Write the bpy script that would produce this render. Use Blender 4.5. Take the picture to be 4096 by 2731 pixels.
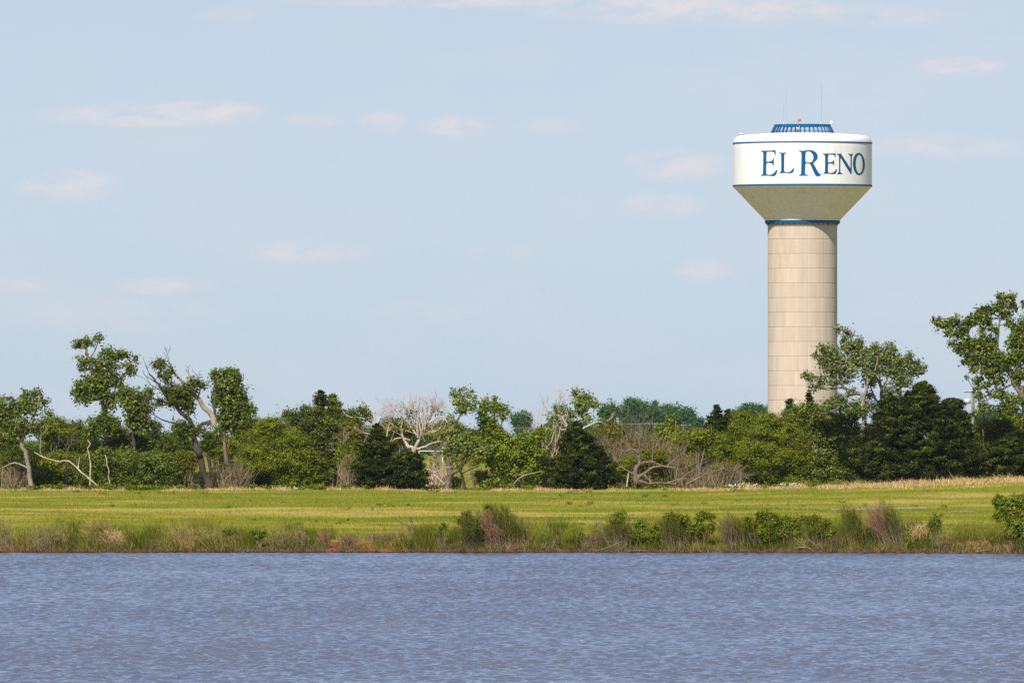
import bpy, bmesh, math, random
import numpy as np
from mathutils import Vector
from mathutils.geometry import tessellate_polygon

for o in list(bpy.data.objects): bpy.data.objects.remove(o)
S = bpy.context.scene
COL = S.collection
rad = math.radians
rng = np.random.default_rng(7)
random.seed(7)

# ------------------------------------------------------------------ camera
F, HY, CZ = 45900.0, 1745.0, 7.0        # focal length in photo pixels, horizon row, eye height (m)
cam = bpy.data.cameras.new('camera'); co = bpy.data.objects.new('camera', cam); COL.objects.link(co)
cam.sensor_width = 22.3; cam.lens = 22.3*F/4096.0
cam.shift_y = (HY-1365.5)/4096.0
cam.clip_start = 1.0; cam.clip_end = 60000.0
co.location = (0, 0, CZ); co.rotation_euler = (rad(90), 0, 0)
S.camera = co

# ------------------------------------------------------------------ sky, sun, exposure
SUN_AZ, SUN_EL = 200.0, 46.0            # azimuth clockwise from +Y
S.view_settings.view_transform = 'Standard'; S.view_settings.look = 'None'
S.view_settings.gamma = 1.0; S.view_settings.exposure = 0.35
W = bpy.data.worlds.new('World'); S.world = W; W.use_nodes = True
wt = W.node_tree; wt.nodes.clear()
def nd(t, kind, **kw):
    n = t.nodes.new(kind)
    for k, v in kw.items(): setattr(n, k, v)
    return n
def mth(t, op, a, b=None, c=None, clamp=False):
    n = t.nodes.new('ShaderNodeMath'); n.operation = op; n.use_clamp = clamp
    for i, v in enumerate((a, b, c)):
        if v is None: continue
        if isinstance(v, (int, float)): n.inputs[i].default_value = v
        else: t.links.new(v, n.inputs[i])
    return n.outputs[0]
def mixc(t, fac, a, b, mode='MIX'):
    n = t.nodes.new('ShaderNodeMix'); n.data_type = 'RGBA'; n.blend_type = mode
    for i, v in ((0, fac), (6, a), (7, b)):
        if isinstance(v, (int, float)): n.inputs[i].default_value = v
        elif isinstance(v, tuple): n.inputs[i].default_value = (*v, 1)
        else: t.links.new(v, n.inputs[i])
    return n.outputs[2]
sky = nd(wt, 'ShaderNodeTexSky', sky_type='NISHITA', sun_disc=False)
sky.sun_elevation = rad(SUN_EL); sky.sun_rotation = rad(SUN_AZ)
sky.altitude = 0; sky.air_density = 1.0; sky.dust_density = 0.3; sky.ozone_density = 3.0
tc = nd(wt, 'ShaderNodeTexCoord'); sx = nd(wt, 'ShaderNodeSeparateXYZ')
wt.links.new(tc.outputs['Generated'], sx.inputs[0])
ymax = mth(wt, 'MAXIMUM', sx.outputs[1], 0.02)
U = mth(wt, 'DIVIDE', sx.outputs[0], ymax); V = mth(wt, 'DIVIDE', sx.outputs[2], ymax)
cb = nd(wt, 'ShaderNodeCombineXYZ'); wt.links.new(U, cb.inputs[0]); wt.links.new(mth(wt, 'MULTIPLY', V, 2.6), cb.inputs[1])
nz = nd(wt, 'ShaderNodeTexNoise'); nz.inputs['Scale'].default_value = 210; nz.inputs['Detail'].default_value = 6; nz.inputs['Roughness'].default_value = .7
wt.links.new(cb.outputs[0], nz.inputs['Vector'])
nbig = nd(wt, 'ShaderNodeTexNoise'); nbig.inputs['Scale'].default_value = 55; nbig.inputs['Detail'].default_value = 4
wt.links.new(cb.outputs[0], nbig.inputs['Vector'])
clouds = [(610,462,500,42,1.0),(840,440,260,36,.9),(1240,482,170,24,.4),(1533,490,120,36,.75),(1811,505,160,42,.75),(270,742,230,55,.95),
 (1240,1005,280,42,.6),(650,1145,240,34,.55),(60,1140,150,28,.5),(1900,6,800,26,.8),(2830,35,850,60,.8),(3500,70,400,40,.5),(3842,265,210,30,.85),
 (2700,660,240,58,.75),(2650,820,190,50,.7),(2810,1078,130,44,.6),(3750,590,440,50,.6),(2220,500,170,26,.45),(900,62,140,30,.35),
 (3350,300,900,200,.12),(2000,1010,200,22,.35),(500,1260,500,60,.25),(1700,1240,300,40,.25)]
tot = None
for cx, cy, rx, ry, k in clouds:
    u0, v0 = (cx-2048)/F, (HY-cy)/F
    a = mth(wt, 'MULTIPLY', mth(wt, 'SUBTRACT', U, u0), F/rx)
    b = mth(wt, 'MULTIPLY', mth(wt, 'SUBTRACT', V, v0), F/(ry*1.3))
    r2 = mth(wt, 'ADD', mth(wt, 'MULTIPLY', a, a), mth(wt, 'MULTIPLY', b, b))
    m = mth(wt, 'MULTIPLY', mth(wt, 'SUBTRACT', 1.0, r2, clamp=True), k)
    tot = m if tot is None else mth(wt, 'MAXIMUM', tot, m)
nn = mth(wt, 'MULTIPLY', mth(wt, 'SUBTRACT', nz.outputs[0], 0.36), 3.6)
cl = mth(wt, 'MULTIPLY', mth(wt, 'MULTIPLY', tot, nn, clamp=True), 1.5, clamp=True)
cl = mth(wt, 'ADD', cl, mth(wt, 'MULTIPLY', mth(wt, 'SUBTRACT', nbig.outputs[0], 0.42, clamp=True), 0.8), clamp=True)
elev = mth(wt, 'MULTIPLY', sx.outputs[2], 12.0, clamp=True)
tr_ = nd(wt, 'ShaderNodeValToRGB'); el_ = tr_.color_ramp.elements; el_.new(.456)
for e_, (p_, c_) in zip(el_, ((0, (.775, .97, 1.5)), (.456, (.815, .855, 1.15)), (1, (1.0, 1.0, 1.15)))): e_.position = p_; e_.color = (c_[0]/1.5, c_[1]/1.5, c_[2]/1.5, 1)
wt.links.new(elev, tr_.inputs[0])
skyc = mixc(wt, 1.0, mixc(wt, 1.0, sky.outputs[0], tr_.outputs[0], 'MULTIPLY'), (1.5, 1.5, 1.5), 'MULTIPLY')
fin = mixc(wt, cl, skyc, (7.7, 7.65, 8.1))
bg = nd(wt, 'ShaderNodeBackground'); bg.inputs[1].default_value = 0.075
wo = nd(wt, 'ShaderNodeOutputWorld'); wt.links.new(fin, bg.inputs[0]); wt.links.new(bg.outputs[0], wo.inputs[0])
sd = bpy.data.lights.new('sun', 'SUN'); so = bpy.data.objects.new('sun', sd); COL.objects.link(so)
sd.energy = 4.7; sd.angle = rad(0.5); sd.color = (1.0, 0.93, 0.82)
sv = Vector((math.sin(rad(SUN_AZ))*math.cos(rad(SUN_EL)), math.cos(rad(SUN_AZ))*math.cos(rad(SUN_EL)), math.sin(rad(SUN_EL))))
so.rotation_euler = sv.to_track_quat('Z', 'Y').to_euler(); so.location = (0, 0, 80)
S.cycles.max_bounces = 6; S.cycles.diffuse_bounces = 3; S.cycles.transmission_bounces = 3; S.cycles.glossy_bounces = 2
S.cycles.use_denoising = False

# ------------------------------------------------------------------ materials
def new_mat(name):
    m = bpy.data.materials.new(name); m.use_nodes = True
    t = m.node_tree; b = t.nodes['Principled BSDF']; return m, t, b
def noise(t, scale, detail=4, vec=None, rough=.5, stretch=None):
    n = nd(t, 'ShaderNodeTexNoise'); n.inputs['Scale'].default_value = scale; n.inputs['Detail'].default_value = detail
    n.inputs['Roughness'].default_value = rough
    if vec is None:
        g = nd(t, 'ShaderNodeNewGeometry'); vec = g.outputs['Position']
    if stretch:
        mp = nd(t, 'ShaderNodeMapping'); mp.inputs['Scale'].default_value = stretch; t.links.new(vec, mp.inputs[0]); vec = mp.outputs[0]
    t.links.new(vec, n.inputs['Vector']); return n.outputs[0]
def ramp(t, fac, stops):
    r = nd(t, 'ShaderNodeValToRGB'); e = r.color_ramp.elements
    while len(e) < len(stops): e.new(0.5)
    for i, (p, c) in enumerate(stops): e[i].position = p; e[i].color = (*c, 1)
    t.links.new(fac, r.inputs[0]); return r.outputs[0]
def leaf_mat(name, dark, mid, light, transl=.28, rough=.5, spec=.5, accent=None, warm=.5):
    m, t, b = new_mat(name)
    at = nd(t, 'ShaderNodeAttribute', attribute_name='rnd')
    st = [(0.0, dark), (0.5, mid), (0.95, light)]
    if accent: st = [(0.0, dark), (0.45, mid), (0.8, light), (0.97, accent)]
    c = ramp(t, at.outputs['Fac'], st)
    c = mixc(t, mth(t, 'MULTIPLY', noise(t, .9, 2), warm), c, mixc(t, 1.0, c, (1.35, .95, .6), 'MULTIPLY'))
    t.links.new(c, b.inputs['Base Color']); b.inputs['Roughness'].default_value = rough
    b.inputs['Specular IOR Level'].default_value = spec
    tr = nd(t, 'ShaderNodeBsdfTranslucent'); t.links.new(mixc(t, 1.0, c, (1.1, 1.3, .5), 'MULTIPLY'), tr.inputs[0])
    mx = nd(t, 'ShaderNodeMixShader'); mx.inputs[0].default_value = transl
    t.links.new(b.outputs[0], mx.inputs[1]); t.links.new(tr.outputs[0], mx.inputs[2])
    t.links.new(mx.outputs[0], t.nodes['Material Output'].inputs[0]); return m
def bark_mat(name, a, b_, sc=6):
    m, t, b = new_mat(name)
    f = mth(t, 'ADD', mth(t, 'MULTIPLY', noise(t, sc*1.6, 5, rough=.75, stretch=(2.5, 2.5, .7)), .75), mth(t, 'MULTIPLY', noise(t, .8, 3), .25))
    c = ramp(t, f, [(.36, tuple(x*.45 for x in a)), (.46, a), (.62, b_)])
    t.links.new(c, b.inputs['Base Color']); b.inputs['Roughness'].default_value = .95; b.inputs['Specular IOR Level'].default_value = .1
    bp = nd(t, 'ShaderNodeBump'); bp.inputs['Strength'].default_value = 1; bp.inputs['Distance'].default_value = .12
    t.links.new(f, bp.inputs['Height']); t.links.new(bp.outputs[0], b.inputs['Normal'])
    return m
def paint_mat(name, col, rough=.4, var=.06, sc=.6, streak=0):
    m, t, b = new_mat(name)
    n = noise(t, sc, 6, rough=.65)
    c = mixc(t, n, tuple(x*(1-var) for x in col), tuple(min(1, x*(1+var)) for x in col))
    if streak:
        st_ = ramp(t, noise(t, 1.0, 5, stretch=(1.6, 1.6, .10), rough=.7), [(.45, (1, 1, 1)), (.75, (1-streak, 1-streak*1.15, 1-streak*1.4))])
        c = mixc(t, 1.0, c, st_, 'MULTIPLY')
    t.links.new(c, b.inputs['Base Color']); b.inputs['Roughness'].default_value = rough; return m

L_COTTON = leaf_mat('cottonwood_leaf', (.05,.08,.004), (.115,.165,.010), (.25,.31,.04), spec=.3, rough=.45)
L_SILVER = leaf_mat('silvery_leaf', (.065,.10,.016), (.14,.195,.035), (.30,.36,.13), spec=.35, rough=.45)
L_PALE = leaf_mat('pale_leaf', (.10,.15,.02), (.20,.27,.04), (.36,.42,.14), spec=.3, rough=.5, transl=.35)
L_LOCUST = leaf_mat('locust_leaf', (.06,.085,.003), (.145,.19,.006), (.29,.34,.016), rough=.6, spec=.15)
L_OLIVE = leaf_mat('olive_leaf', (.09,.095,.008), (.15,.16,.014), (.23,.23,.03), rough=.65, spec=.15)
L_CEDAR = leaf_mat('cedar_leaf', (.006,.011,.001), (.020,.029,.002), (.10,.115,.006), warm=0, transl=.08, rough=.8, spec=.08)
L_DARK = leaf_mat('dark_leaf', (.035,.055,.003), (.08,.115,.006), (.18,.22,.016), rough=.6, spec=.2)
L_FAR = leaf_mat('far_leaf_hazed', (.03,.085,.028), (.06,.145,.045), (.11,.215,.065), rough=.8, spec=.1)  # blue-green of distant haze is put into this leaf colour
L_BRIGHT = leaf_mat('bright_leaf', (.065,.105,.004), (.14,.21,.007), (.28,.35,.016), rough=.55, spec=.2, accent=(.30,.24,.04))
L_RED = leaf_mat('rusty_plume', (.14,.07,.045), (.26,.15,.10), (.38,.25,.17), rough=.8, spec=.1)
L_TAM = leaf_mat('tamarisk_leaf', (.05,.065,.006), (.10,.125,.012), (.20,.21,.035), rough=.7, spec=.1)
L_STRAW = leaf_mat('straw', (.30,.20,.09), (.50,.35,.18), (.66,.50,.29), transl=.15, rough=.8, spec=.1)
L_REED = leaf_mat('reed', (.12,.13,.02), (.23,.21,.05), (.42,.35,.17), transl=.2, rough=.7, spec=.15)
B_PALE = bark_mat('pale_bark', (.30,.23,.17), (.55,.45,.36))
B_DEAD = bark_mat('bleached_wood', (.50,.37,.27), (.78,.62,.49), 3)
B_DARK = bark_mat('dark_bark', (.06,.045,.035), (.15,.115,.09))
B_MID = bark_mat('grey_bark', (.17,.125,.09), (.36,.28,.22))
B_TWIG = bark_mat('brown_twigs', (.21,.155,.09), (.38,.29,.18), 2)

# ------------------------------------------------------------------ mesh helpers
def tag(o, label=None, cat=None, group=None, kind=None):
    if label: o['label'] = label
    if cat: o['category'] = cat
    if group: o['group'] = group
    if kind: o['kind'] = kind
    return o
def mesh_obj(name, V, Fc, mat, parent=None, base=None, smooth=False, rnd=None):
    V = np.asarray(V, dtype=np.float64)
    if base is not None: V = V - np.asarray(base)
    me = bpy.data.meshes.new(name)
    if isinstance(Fc, np.ndarray):
        k = Fc.shape[1]; n = len(Fc)
        me.vertices.add(len(V)); me.vertices.foreach_set('co', V.astype(np.float32).ravel())
        me.loops.add(n*k); me.loops.foreach_set('vertex_index', Fc.astype(np.int32).ravel())
        me.polygons.add(n); me.polygons.foreach_set('loop_start', np.arange(0, n*k, k, dtype=np.int32))
        me.update(calc_edges=True)
    else:
        me.from_pydata([tuple(v) for v in V], [], Fc)
    me.polygons.foreach_set('use_smooth', np.full(len(me.polygons), bool(smooth)))
    if rnd is not None:
        a = me.attributes.new('rnd', 'FLOAT', 'POINT'); a.data.foreach_set('value', np.asarray(rnd, dtype=np.float32))
    me.materials.append(mat); me.validate(); me.update()
    o = bpy.data.objects.new(name, me); COL.objects.link(o)
    if parent is not None: o.parent = parent
    return o
def thing(name, loc, label, cat, group=None):
    o = bpy.data.objects.new(name, None); COL.objects.link(o); o.location = loc; o.empty_display_size = .5
    return tag(o, label, cat, group)
def P(x, y, D, dy=0.0):
    d = D+dy
    return np.array([(x-2048)/F*d, d, CZ+(HY-y)/F*d])
# terrain -----------------------------------------------------------
GY = np.array([-500, 600, 684, 690, 691.2, 693, 696, 720, 800, 900, 1000, 1070, 1300, 2200, 4000, 9000])
GZ = np.array([-3, -2.5, -.6, -.12, .12, .42, .74, .98, 1.45, 1.95, 2.38, 2.4, 2.0, 1.85, 1.8, 1.8])
def sstep(t): t = np.clip(t, 0, 1); return t*t*(3-2*t)
def shore(x):  # how much nearer / further the shoreline lies
    return .5*np.sin(x*.35+1)+.35*np.sin(x*.9)+.22*np.sin(x*2.3+2)-7.0*sstep((x-2)/34)
def gz(x, y):
    x = np.asarray(x, float); y = np.asarray(y, float)
    s = shore(x)*np.exp(-((y-691)/40.0)**2)
    z = np.interp(y-s, GY, GZ)
    z = z+.95*sstep((x-14)/32)*sstep((y-850)/150)*(1-sstep((y-1080)/200))
    land = sstep((y-s-693)/8)
    z = z+land*(.05*np.sin(x*.21+y*.05)+.04*np.sin(x*.53+1.7)*np.sin(y*.11))
    return z+np.exp(-((y-s-695)/4.0)**2)*.12*np.sin(x*.6)*np.sin(x*.23+1)

# leaves ------------------------------------------------------------
def unit(a): return a/np.maximum(np.linalg.norm(a, axis=1, keepdims=True), 1e-9)
def leaf_quads(C, Nrm, s, w):
    n = len(C); r = unit(rng.normal(size=(n, 3)))
    T = unit(r-(r*Nrm).sum(1, keepdims=True)*Nrm); B = np.cross(Nrm, T)
    s = (s*rng.uniform(.45, 1.5, n))[:, None]
    V = np.stack([C+T*s, C+B*s*w+T*s*.15, C-T*s, C-B*s*w+T*s*.15], 1).reshape(-1, 3)
    return V, np.arange(n*4).reshape(-1, 4)
def blob_leaves(blobs, D, s_px, w=.75, cov=3.5, clus_px=11, per=12, depth=.85, flat=1.0, up=.35, out=.7, shell=2.4):
    """leaf clumps spread through ellipsoids given in photo pixels at distance D"""
    k = D/F; Cs, Ns, Rs = [], [], []
    for bl in blobs:
        x, y, rx, ry = bl[:4]; cv = bl[4] if len(bl) > 4 else 1.0; dd = bl[5] if len(bl) > 5 else 0.0
        area = math.pi*rx*ry; n = max(10, int(cov*cv*area/(s_px*s_px*w)))
        nc = max(2, n//per)
        u = unit(rng.normal(size=(nc, 3)))*(rng.uniform(0, 1, nc)**(1/shell))[:, None]
        lump = 1+.22*np.sin(u[:, 0]*5+x)*np.cos(u[:, 2]*6+y)
        u = u*lump[:, None]
        rr = np.array([rx*k, max(rx, ry)*depth*k, ry*k])
        c = P(x, y, D, dd*k)+u*rr
        ids = rng.integers(0, nc, n)
        off = rng.normal(size=(n, 3))*np.array([1, 1, flat])*(clus_px*k*.6*rng.uniform(.55, 1.5, nc)[ids])[:, None]
        off = off*np.where(rng.uniform(0, 1, n) < .12, 1.7, 1.0)[:, None]; p = c[ids]+off
        nrm = unit(u[ids]*out+unit(off)*.35+np.array([0, 0, up])+rng.normal(size=(n, 3))*.55)
        tint = rng.normal(.45, .2, nc)
        Cs.append(p); Ns.append(nrm); Rs.append(np.clip(tint[ids]+rng.normal(0, .15, n), 0, 1))
    C = np.concatenate(Cs); Nn = np.concatenate(Ns); R = np.concatenate(Rs)
    g = gz(C[:, 0], C[:, 1])+.03; C[:, 2] = np.maximum(C[:, 2], g)
    V, Fc = leaf_quads(C, Nn, s_px*k, w)
    return V, Fc, np.repeat(R, 4)
def strands(B, T, width, bend=.15):
    """thin tapering blades from base points B to tips T"""
    n = len(B); d = T-B; L = np.linalg.norm(d, axis=1, keepdims=True)
    side = unit(np.cross(d, rng.normal(size=(n, 3))*[.25, 1, .1]+[0, 1.2, 0]))*width*rng.uniform(.6, 1.4, n)[:, None]
    M = B+d*.55+np.array([0, 0, 1.0])*L*bend
    V = np.stack([B-side*.5, B+side*.5, M+side*.4, M-side*.4, T], 1).reshape(-1, 3)
    i = np.arange(n)*5
    Fc = np.concatenate([np.stack([i, i+1, i+2], 1), np.stack([i, i+2, i+3], 1), np.stack([i+3, i+2, i+4], 1)])
    return V, Fc
def tubes(polys, sides=6):
    """polys: list of (Kx3 points, K radii)"""
    V, Fc, off = [], [], 0
    ang = np.linspace(0, 2*math.pi, sides, endpoint=False)
    for pts, r in polys:
        pts = np.asarray(pts); K = len(pts); r = np.asarray(r)
        d = np.gradient(pts, axis=0); d = unit(d)
        a = np.cross(d, [0.02, 1, 0.05]); a = unit(a); b = np.cross(d, a)
        ring = pts[:, None]+r[:, None, None]*(np.cos(ang)[None, :, None]*a[:, None]+np.sin(ang)[None, :, None]*b[:, None])
        V.append(ring.reshape(-1, 3))
        for i in range(K-1):
            for j in range(sides):
                Fc.append((off+i*sides+j, off+i*sides+(j+1) % sides, off+(i+1)*sides+(j+1) % sides, off+(i+1)*sides+j))
        V.append(pts[-1:]); c = off+K*sides
        for j in range(sides):  # pinched tip
            Fc.append((off+(K-1)*sides+j, off+(K-1)*sides+(j+1) % sides, c, c))
        off += K*sides+1
    Fq = np.array([f for f in Fc if f[2] != f[3]] , dtype=np.int32)
    return np.concatenate(V), Fq
def smooth_poly(pts, r0, r1, sub=3, jit=.0, taper=1.0):
    pts = np.asarray(pts, float); K = len(pts); t = np.linspace(0, K-1, (K-1)*sub+1)
    i = np.clip(t.astype(int), 0, K-2); f = (t-i)[:, None]
    p0 = pts[np.maximum(i-1, 0)]; p1 = pts[i]; p2 = pts[i+1]; p3 = pts[np.minimum(i+2, K-1)]
    q = .5*((2*p1)+(-p0+p2)*f+(2*p0-5*p1+4*p2-p3)*f*f+(-p0+3*p1-3*p2+p3)*f**3)
    q[1:-1] += rng.normal(size=(len(q)-2, 3))*jit
    r = r0+(r1-r0)*(np.linspace(0, 1, len(q))**taper)
    return q, r
def grow(p, d, L, r, depth, out, spread=.55, upb=.12, kids=(2, 4), curl=.22, shrink=.66):
    """recursive bare branching"""
    pts = [p]; q = p.copy(); dd = d.copy(); n = 4
    for i in range(n):
        dd = dd+rng.normal(size=3)*curl*.6+np.array([0, 0, upb*.4]); dd /= np.linalg.norm(dd)
        q = q+dd*L/n; pts.append(q.copy())
    out.append((np.array(pts), np.linspace(r, r*.55 if depth else r*.25, n+1)))
    if depth <= 0: return
    for j in range(random.randint(*kids)):
        i = random.randint(2, n) if j else n
        nd_ = dd+rng.normal(size=3)*spread*np.array([1, .8, .8])+np.array([0, 0, upb]); nd_ /= np.linalg.norm(nd_)
        grow(pts[i], nd_, L*shrink*random.uniform(.75, 1.2), r*.55, depth-1, out, spread, upb, kids, curl, shrink)

TREES = 'trees in the line across the far shore'
def tree(name, label, cat, D, limbs=(), blobs=(), leaf=None, bark=None, s=5, w=.75, cov=3.4, clus=11, per=12, group=None,
         base=None, auto=True, twigs=None, pale=(), **kw):
    """limbs: (list of px points from the base upward, r0 px, r1 px); every blob gets a connecting limb"""
    k = D/F
    xs = limbs[0][0][0][0] if limbs else (sum(b[0] for b in blobs)/len(blobs))
    bx = (xs-2048)*k if base is None else (base-2048)*k
    bz = float(gz(bx, D)); loc = np.array([bx, D, bz])
    root = thing(name, loc, label, cat, group)
    polys, nodes = [], []
    for li, (pts, r0, r1) in enumerate(limbs):
        n = len(pts); dd = 0 if li == 0 else rng.uniform(-30, 30)
        w3 = [P(x, y, D, dd*k*(i/(n-1)) if n > 1 else 0) for i, (x, y) in enumerate(pts)]
        if li == 0 or pts[0][1] > 1925:
            b0 = w3[0].copy(); b0[2] = gz(b0[0], b0[1])-.15; w3[0] = b0
        q, r = smooth_poly(w3, r0*k, r1*k, jit=.6*r1*k)
        if li == 0 or pts[0][1] > 1925: r[:2] *= [1.35, 1.12]
        if li in pale: V, Fc = tubes([(q, r)], 7); mesh_obj('broken_limb', V, Fc, B_PALE, root, loc, smooth=True)
        else: polys.append((q, r))
        nodes += [(a, b) for a, b in zip(q[1:], r[1:])]
    if not limbs:
        xs_ = [bl[0] for bl in blobs]; ys_ = [bl[1] for bl in blobs]
        for j in range(3):
            tx = xs+rng.uniform(-.3, .3)*(max(xs_)-min(xs_)+40)
            a = loc+np.array([rng.normal()*.15, rng.normal()*.2, -.15]); c = P(tx, min(ys_)+20, D)
            m = (a+c)/2+rng.normal(size=3)*.15
            q, r = smooth_poly([a, m, c], 5*k, 1.5*k); polys.append((q, r)); nodes += [(x_, y_) for x_, y_ in zip(q[1:], r[1:])]
    if auto and blobs:
        NP = np.array([a for a, b in nodes]); NR = np.array([b for a, b in nodes])
        for bl in blobs:
            c = P(bl[0], bl[1], D, (bl[5] if len(bl) > 5 else 0)*k)
            low = NP.copy(); dist = np.linalg.norm(NP-c, axis=1)+np.maximum(0, NP[:, 2]-c[2])*1.2
            j = int(np.argmin(dist)); a = NP[j]
            if dist[j] > 6*k:
                m = (a+c)/2+np.array([rng.normal()*.1, rng.normal()*.1, -.06*dist[j]])
                q, r = smooth_poly([a, m, c], min(NR[j]*.75, 4.5*k), 1.3*k, jit=.5*k); polys.append((q, r))
            for _ in range(3):
                e = c+unit(rng.normal(size=(1, 3)))[0]*np.array([bl[2], bl[2], bl[3]])*k*rng.uniform(.6, 1.12)
                q, r = smooth_poly([c, (c+e)/2+rng.normal(size=3)*.04, e], 1.5*k, .7*k); polys.append((q, r))
    if polys:
        V, Fc = tubes(polys, 6); mesh_obj('trunk', V, Fc, bark or B_MID, root, loc, smooth=True)
    if twigs:
        out = []
        for (x, y, dx, dz, L, r, dep) in twigs:
            p = P(x, y, D, rng.uniform(-10, 10)*k); d = np.array([dx, rng.uniform(-.3, .3), dz]); d /= np.linalg.norm(d)
            grow(p, d, L*k, r*k, dep, out)
        V, Fc = tubes(out, 4); mesh_obj('bare_branches', V, Fc, B_DEAD if bark is B_DEAD else (bark or B_MID), root, loc)
    if blobs and leaf:
        V, Fc, R = blob_leaves(blobs, D, s, w, cov, clus, per, **kw)
        mesh_obj('crown', V, Fc, leaf, root, loc, rnd=R)
    return root
def cedar(name, label, D, outline, group=TREES, s=4.7, cov=3.6, lean=0, leaf=None, dens=1.0):
    """outline: (y, xleft, xright) from the tip downward, photo pixels"""
    k = D/F; ys = np.array([o[0] for o in outline], float); xl = np.array([o[1] for o in outline], float); xr = np.array([o[2] for o in outline], float)
    xb = (xl[-1]+xr[-1])/2; bx = (xb-2048)*k; loc = np.array([bx, D, float(gz(bx, D))])
    root = thing(name, loc, label, 'cedar', group)
    H = ys[-1]-ys[0]; area = float((((xr-xl)[1:]+(xr-xl)[:-1])/2*np.diff(ys)).sum())
    nc = int(area/95*dens)
    cum = np.cumsum(np.maximum(xr-xl, 6)); prob = np.interp(np.linspace(0, 1, 400), np.linspace(0, 1, len(ys)), (xr-xl)+10)
    yy = np.interp(rng.choice(400, nc, p=prob/prob.sum())+rng.uniform(0, 1, nc), np.linspace(0, 400, len(ys)), ys)
    a, b = np.interp(yy, ys, xl), np.interp(yy, ys, xr)
    ang = rng.uniform(0, 2*math.pi, nc); rr = rng.uniform(.02, 1, nc)**.45*(1+.07*np.sin(ang*3+yy*.05)+.05*np.sin(yy*.21+ang))
    hw = (b-a)/2; cxp = (a+b)/2
    tpx = np.minimum((11+11*(yy-ys[0])/H)*rng.uniform(.7, 1.3, nc), .38*hw+4.5); hw = np.maximum(hw-tpx*.75, .5)
    C = np.stack([(cxp+np.cos(ang)*rr*hw-2048)*k, D+np.sin(ang)*rr*hw*k*.9, CZ+(HY-yy)*k], 1)
    C[:, 0] *= C[:, 1]/D*0+1
    out = np.stack([np.cos(ang), np.sin(ang), np.full(nc, .25)], 1)
    per = int(72*cov/3.6); n = nc*per; ids = np.repeat(np.arange(nc), per)
    q = rng.normal(size=(n, 3)); reach = rng.uniform(-.9, 1.0, n)
    tuft = tpx*k
    p = C[ids]+out[ids]*(reach*tuft[ids])[:, None]+q*np.array([1, 1, .42])*(tuft[ids]*.5)[:, None]+np.array([0, 0, 1])*(np.abs(reach)*.25*tuft[ids])[:, None]
    nrm = unit(out[ids]*.6+np.array([0, 0, .6])+rng.normal(size=(n, 3))*.5+q*.3)
    p[:, 2] = np.maximum(p[:, 2], gz(p[:, 0], p[:, 1])+.05)
    V, Fc = leaf_quads(p, nrm, s*k, .5)
    tint = rng.normal(.40, .2, nc); R = np.clip(tint[ids]+rng.normal(0, .1, n)+.16*reach, 0, 1)
    mesh_obj('crown', V, Fc, leaf or L_CEDAR, root, loc, rnd=np.repeat(R, 4))
    top = P((xl[0]+xr[0])/2, ys[0]+4, D)
    q1, r1 = smooth_poly([loc-[0, 0, .2], loc*.5+top*.5, top], 9*k, 1.2*k)
    polys = [(q1, r1)]
    for j in range(26):
        i = rng.integers(0, nc); a_ = q1[min(len(q1)-1, max(0, int((1-(yy[i]-ys[0])/H)*(len(q1)-1))-1))]
        polys.append((np.array([a_, C[i]]), np.array([1.6*k, .6*k])))
    V, Fc = tubes(polys, 6); mesh_obj('trunk', V, Fc, B_DARK, root, loc, smooth=True)
    return root

# ------------------------------------------------------------------ ground
def grass_color(t):
    a = noise(t, 1.0, 4, stretch=(.016, .05, .2), rough=.6)
    b = noise(t, 1.0, 3, stretch=(.25, .12, .2), rough=.6)
    f = mth(t, 'ADD', mth(t, 'MULTIPLY', a, .75), mth(t, 'MULTIPLY', b, .25))
    return ramp(t, f, [(.36, (.085, .145, .012)), (.43, (.135, .19, .013)), (.52, (.215, .215, .022)), (.60, (.38, .32, .09))])
m_ground, t, b = new_mat('meadow_ground')
gc = grass_color(t)
g = nd(t, 'ShaderNodeNewGeometry'); s3 = nd(t, 'ShaderNodeSeparateXYZ'); t.links.new(g.outputs['Position'], s3.inputs[0])
soil = ramp(t, noise(t, 1.3, 5, rough=.65), [(.35, (.07, .03, .016)), (.5, (.19, .075, .034)), (.65, (.33, .14, .065))])
mud = ramp(t, noise(t, 2.3, 5, rough=.65), [(.35, (.05, .032, .016)), (.5, (.11, .075, .03)), (.65, (.17, .13, .05))])
low = mth(t, 'SUBTRACT', 1.0, mth(t, 'DIVIDE', mth(t, 'SUBTRACT', mth(t, 'ADD', s3.outputs[2], mth(t, 'MULTIPLY', noise(t, .7, 4), -.35)), .38), .25), clamp=True)
def patch(x0, y0, rx, ry):
    a = mth(t, 'DIVIDE', mth(t, 'SUBTRACT', s3.outputs[0], x0), rx); b2 = mth(t, 'DIVIDE', mth(t, 'SUBTRACT', s3.outputs[1], y0), ry)
    r2 = mth(t, 'ADD', mth(t, 'MULTIPLY', a, a), mth(t, 'MULTIPLY', b2, b2))
    return mth(t, 'MULTIPLY', mth(t, 'SUBTRACT', mth(t, 'ADD', 1.0, mth(t, 'MULTIPLY', mth(t, 'SUBTRACT', noise(t, .8, 4), .5), 1.6)), r2, clamp=True), 2.5, clamp=True)
redm = mth(t, 'MAXIMUM', patch((1500-2048)/F*692, 693.5, 2.2, 6), mth(t, 'MAXIMUM', patch((1335-2048)/F*692, 691.5, .5, 4), patch((110-2048)/F*692, 691, 2.2, 1.6)))
c = mixc(t, low, gc, mixc(t, redm, mud, soil))
c = mixc(t, patch((3845-2048)/F*840, 836, .9, 5), c, (.42, .27, .15))
wet = mth(t, 'SUBTRACT', 1.0, mth(t, 'DIVIDE', mth(t, 'SUBTRACT', s3.outputs[2], .02), .1), clamp=True)
c = mixc(t, wet, c, (.03, .013, .012))
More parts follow.
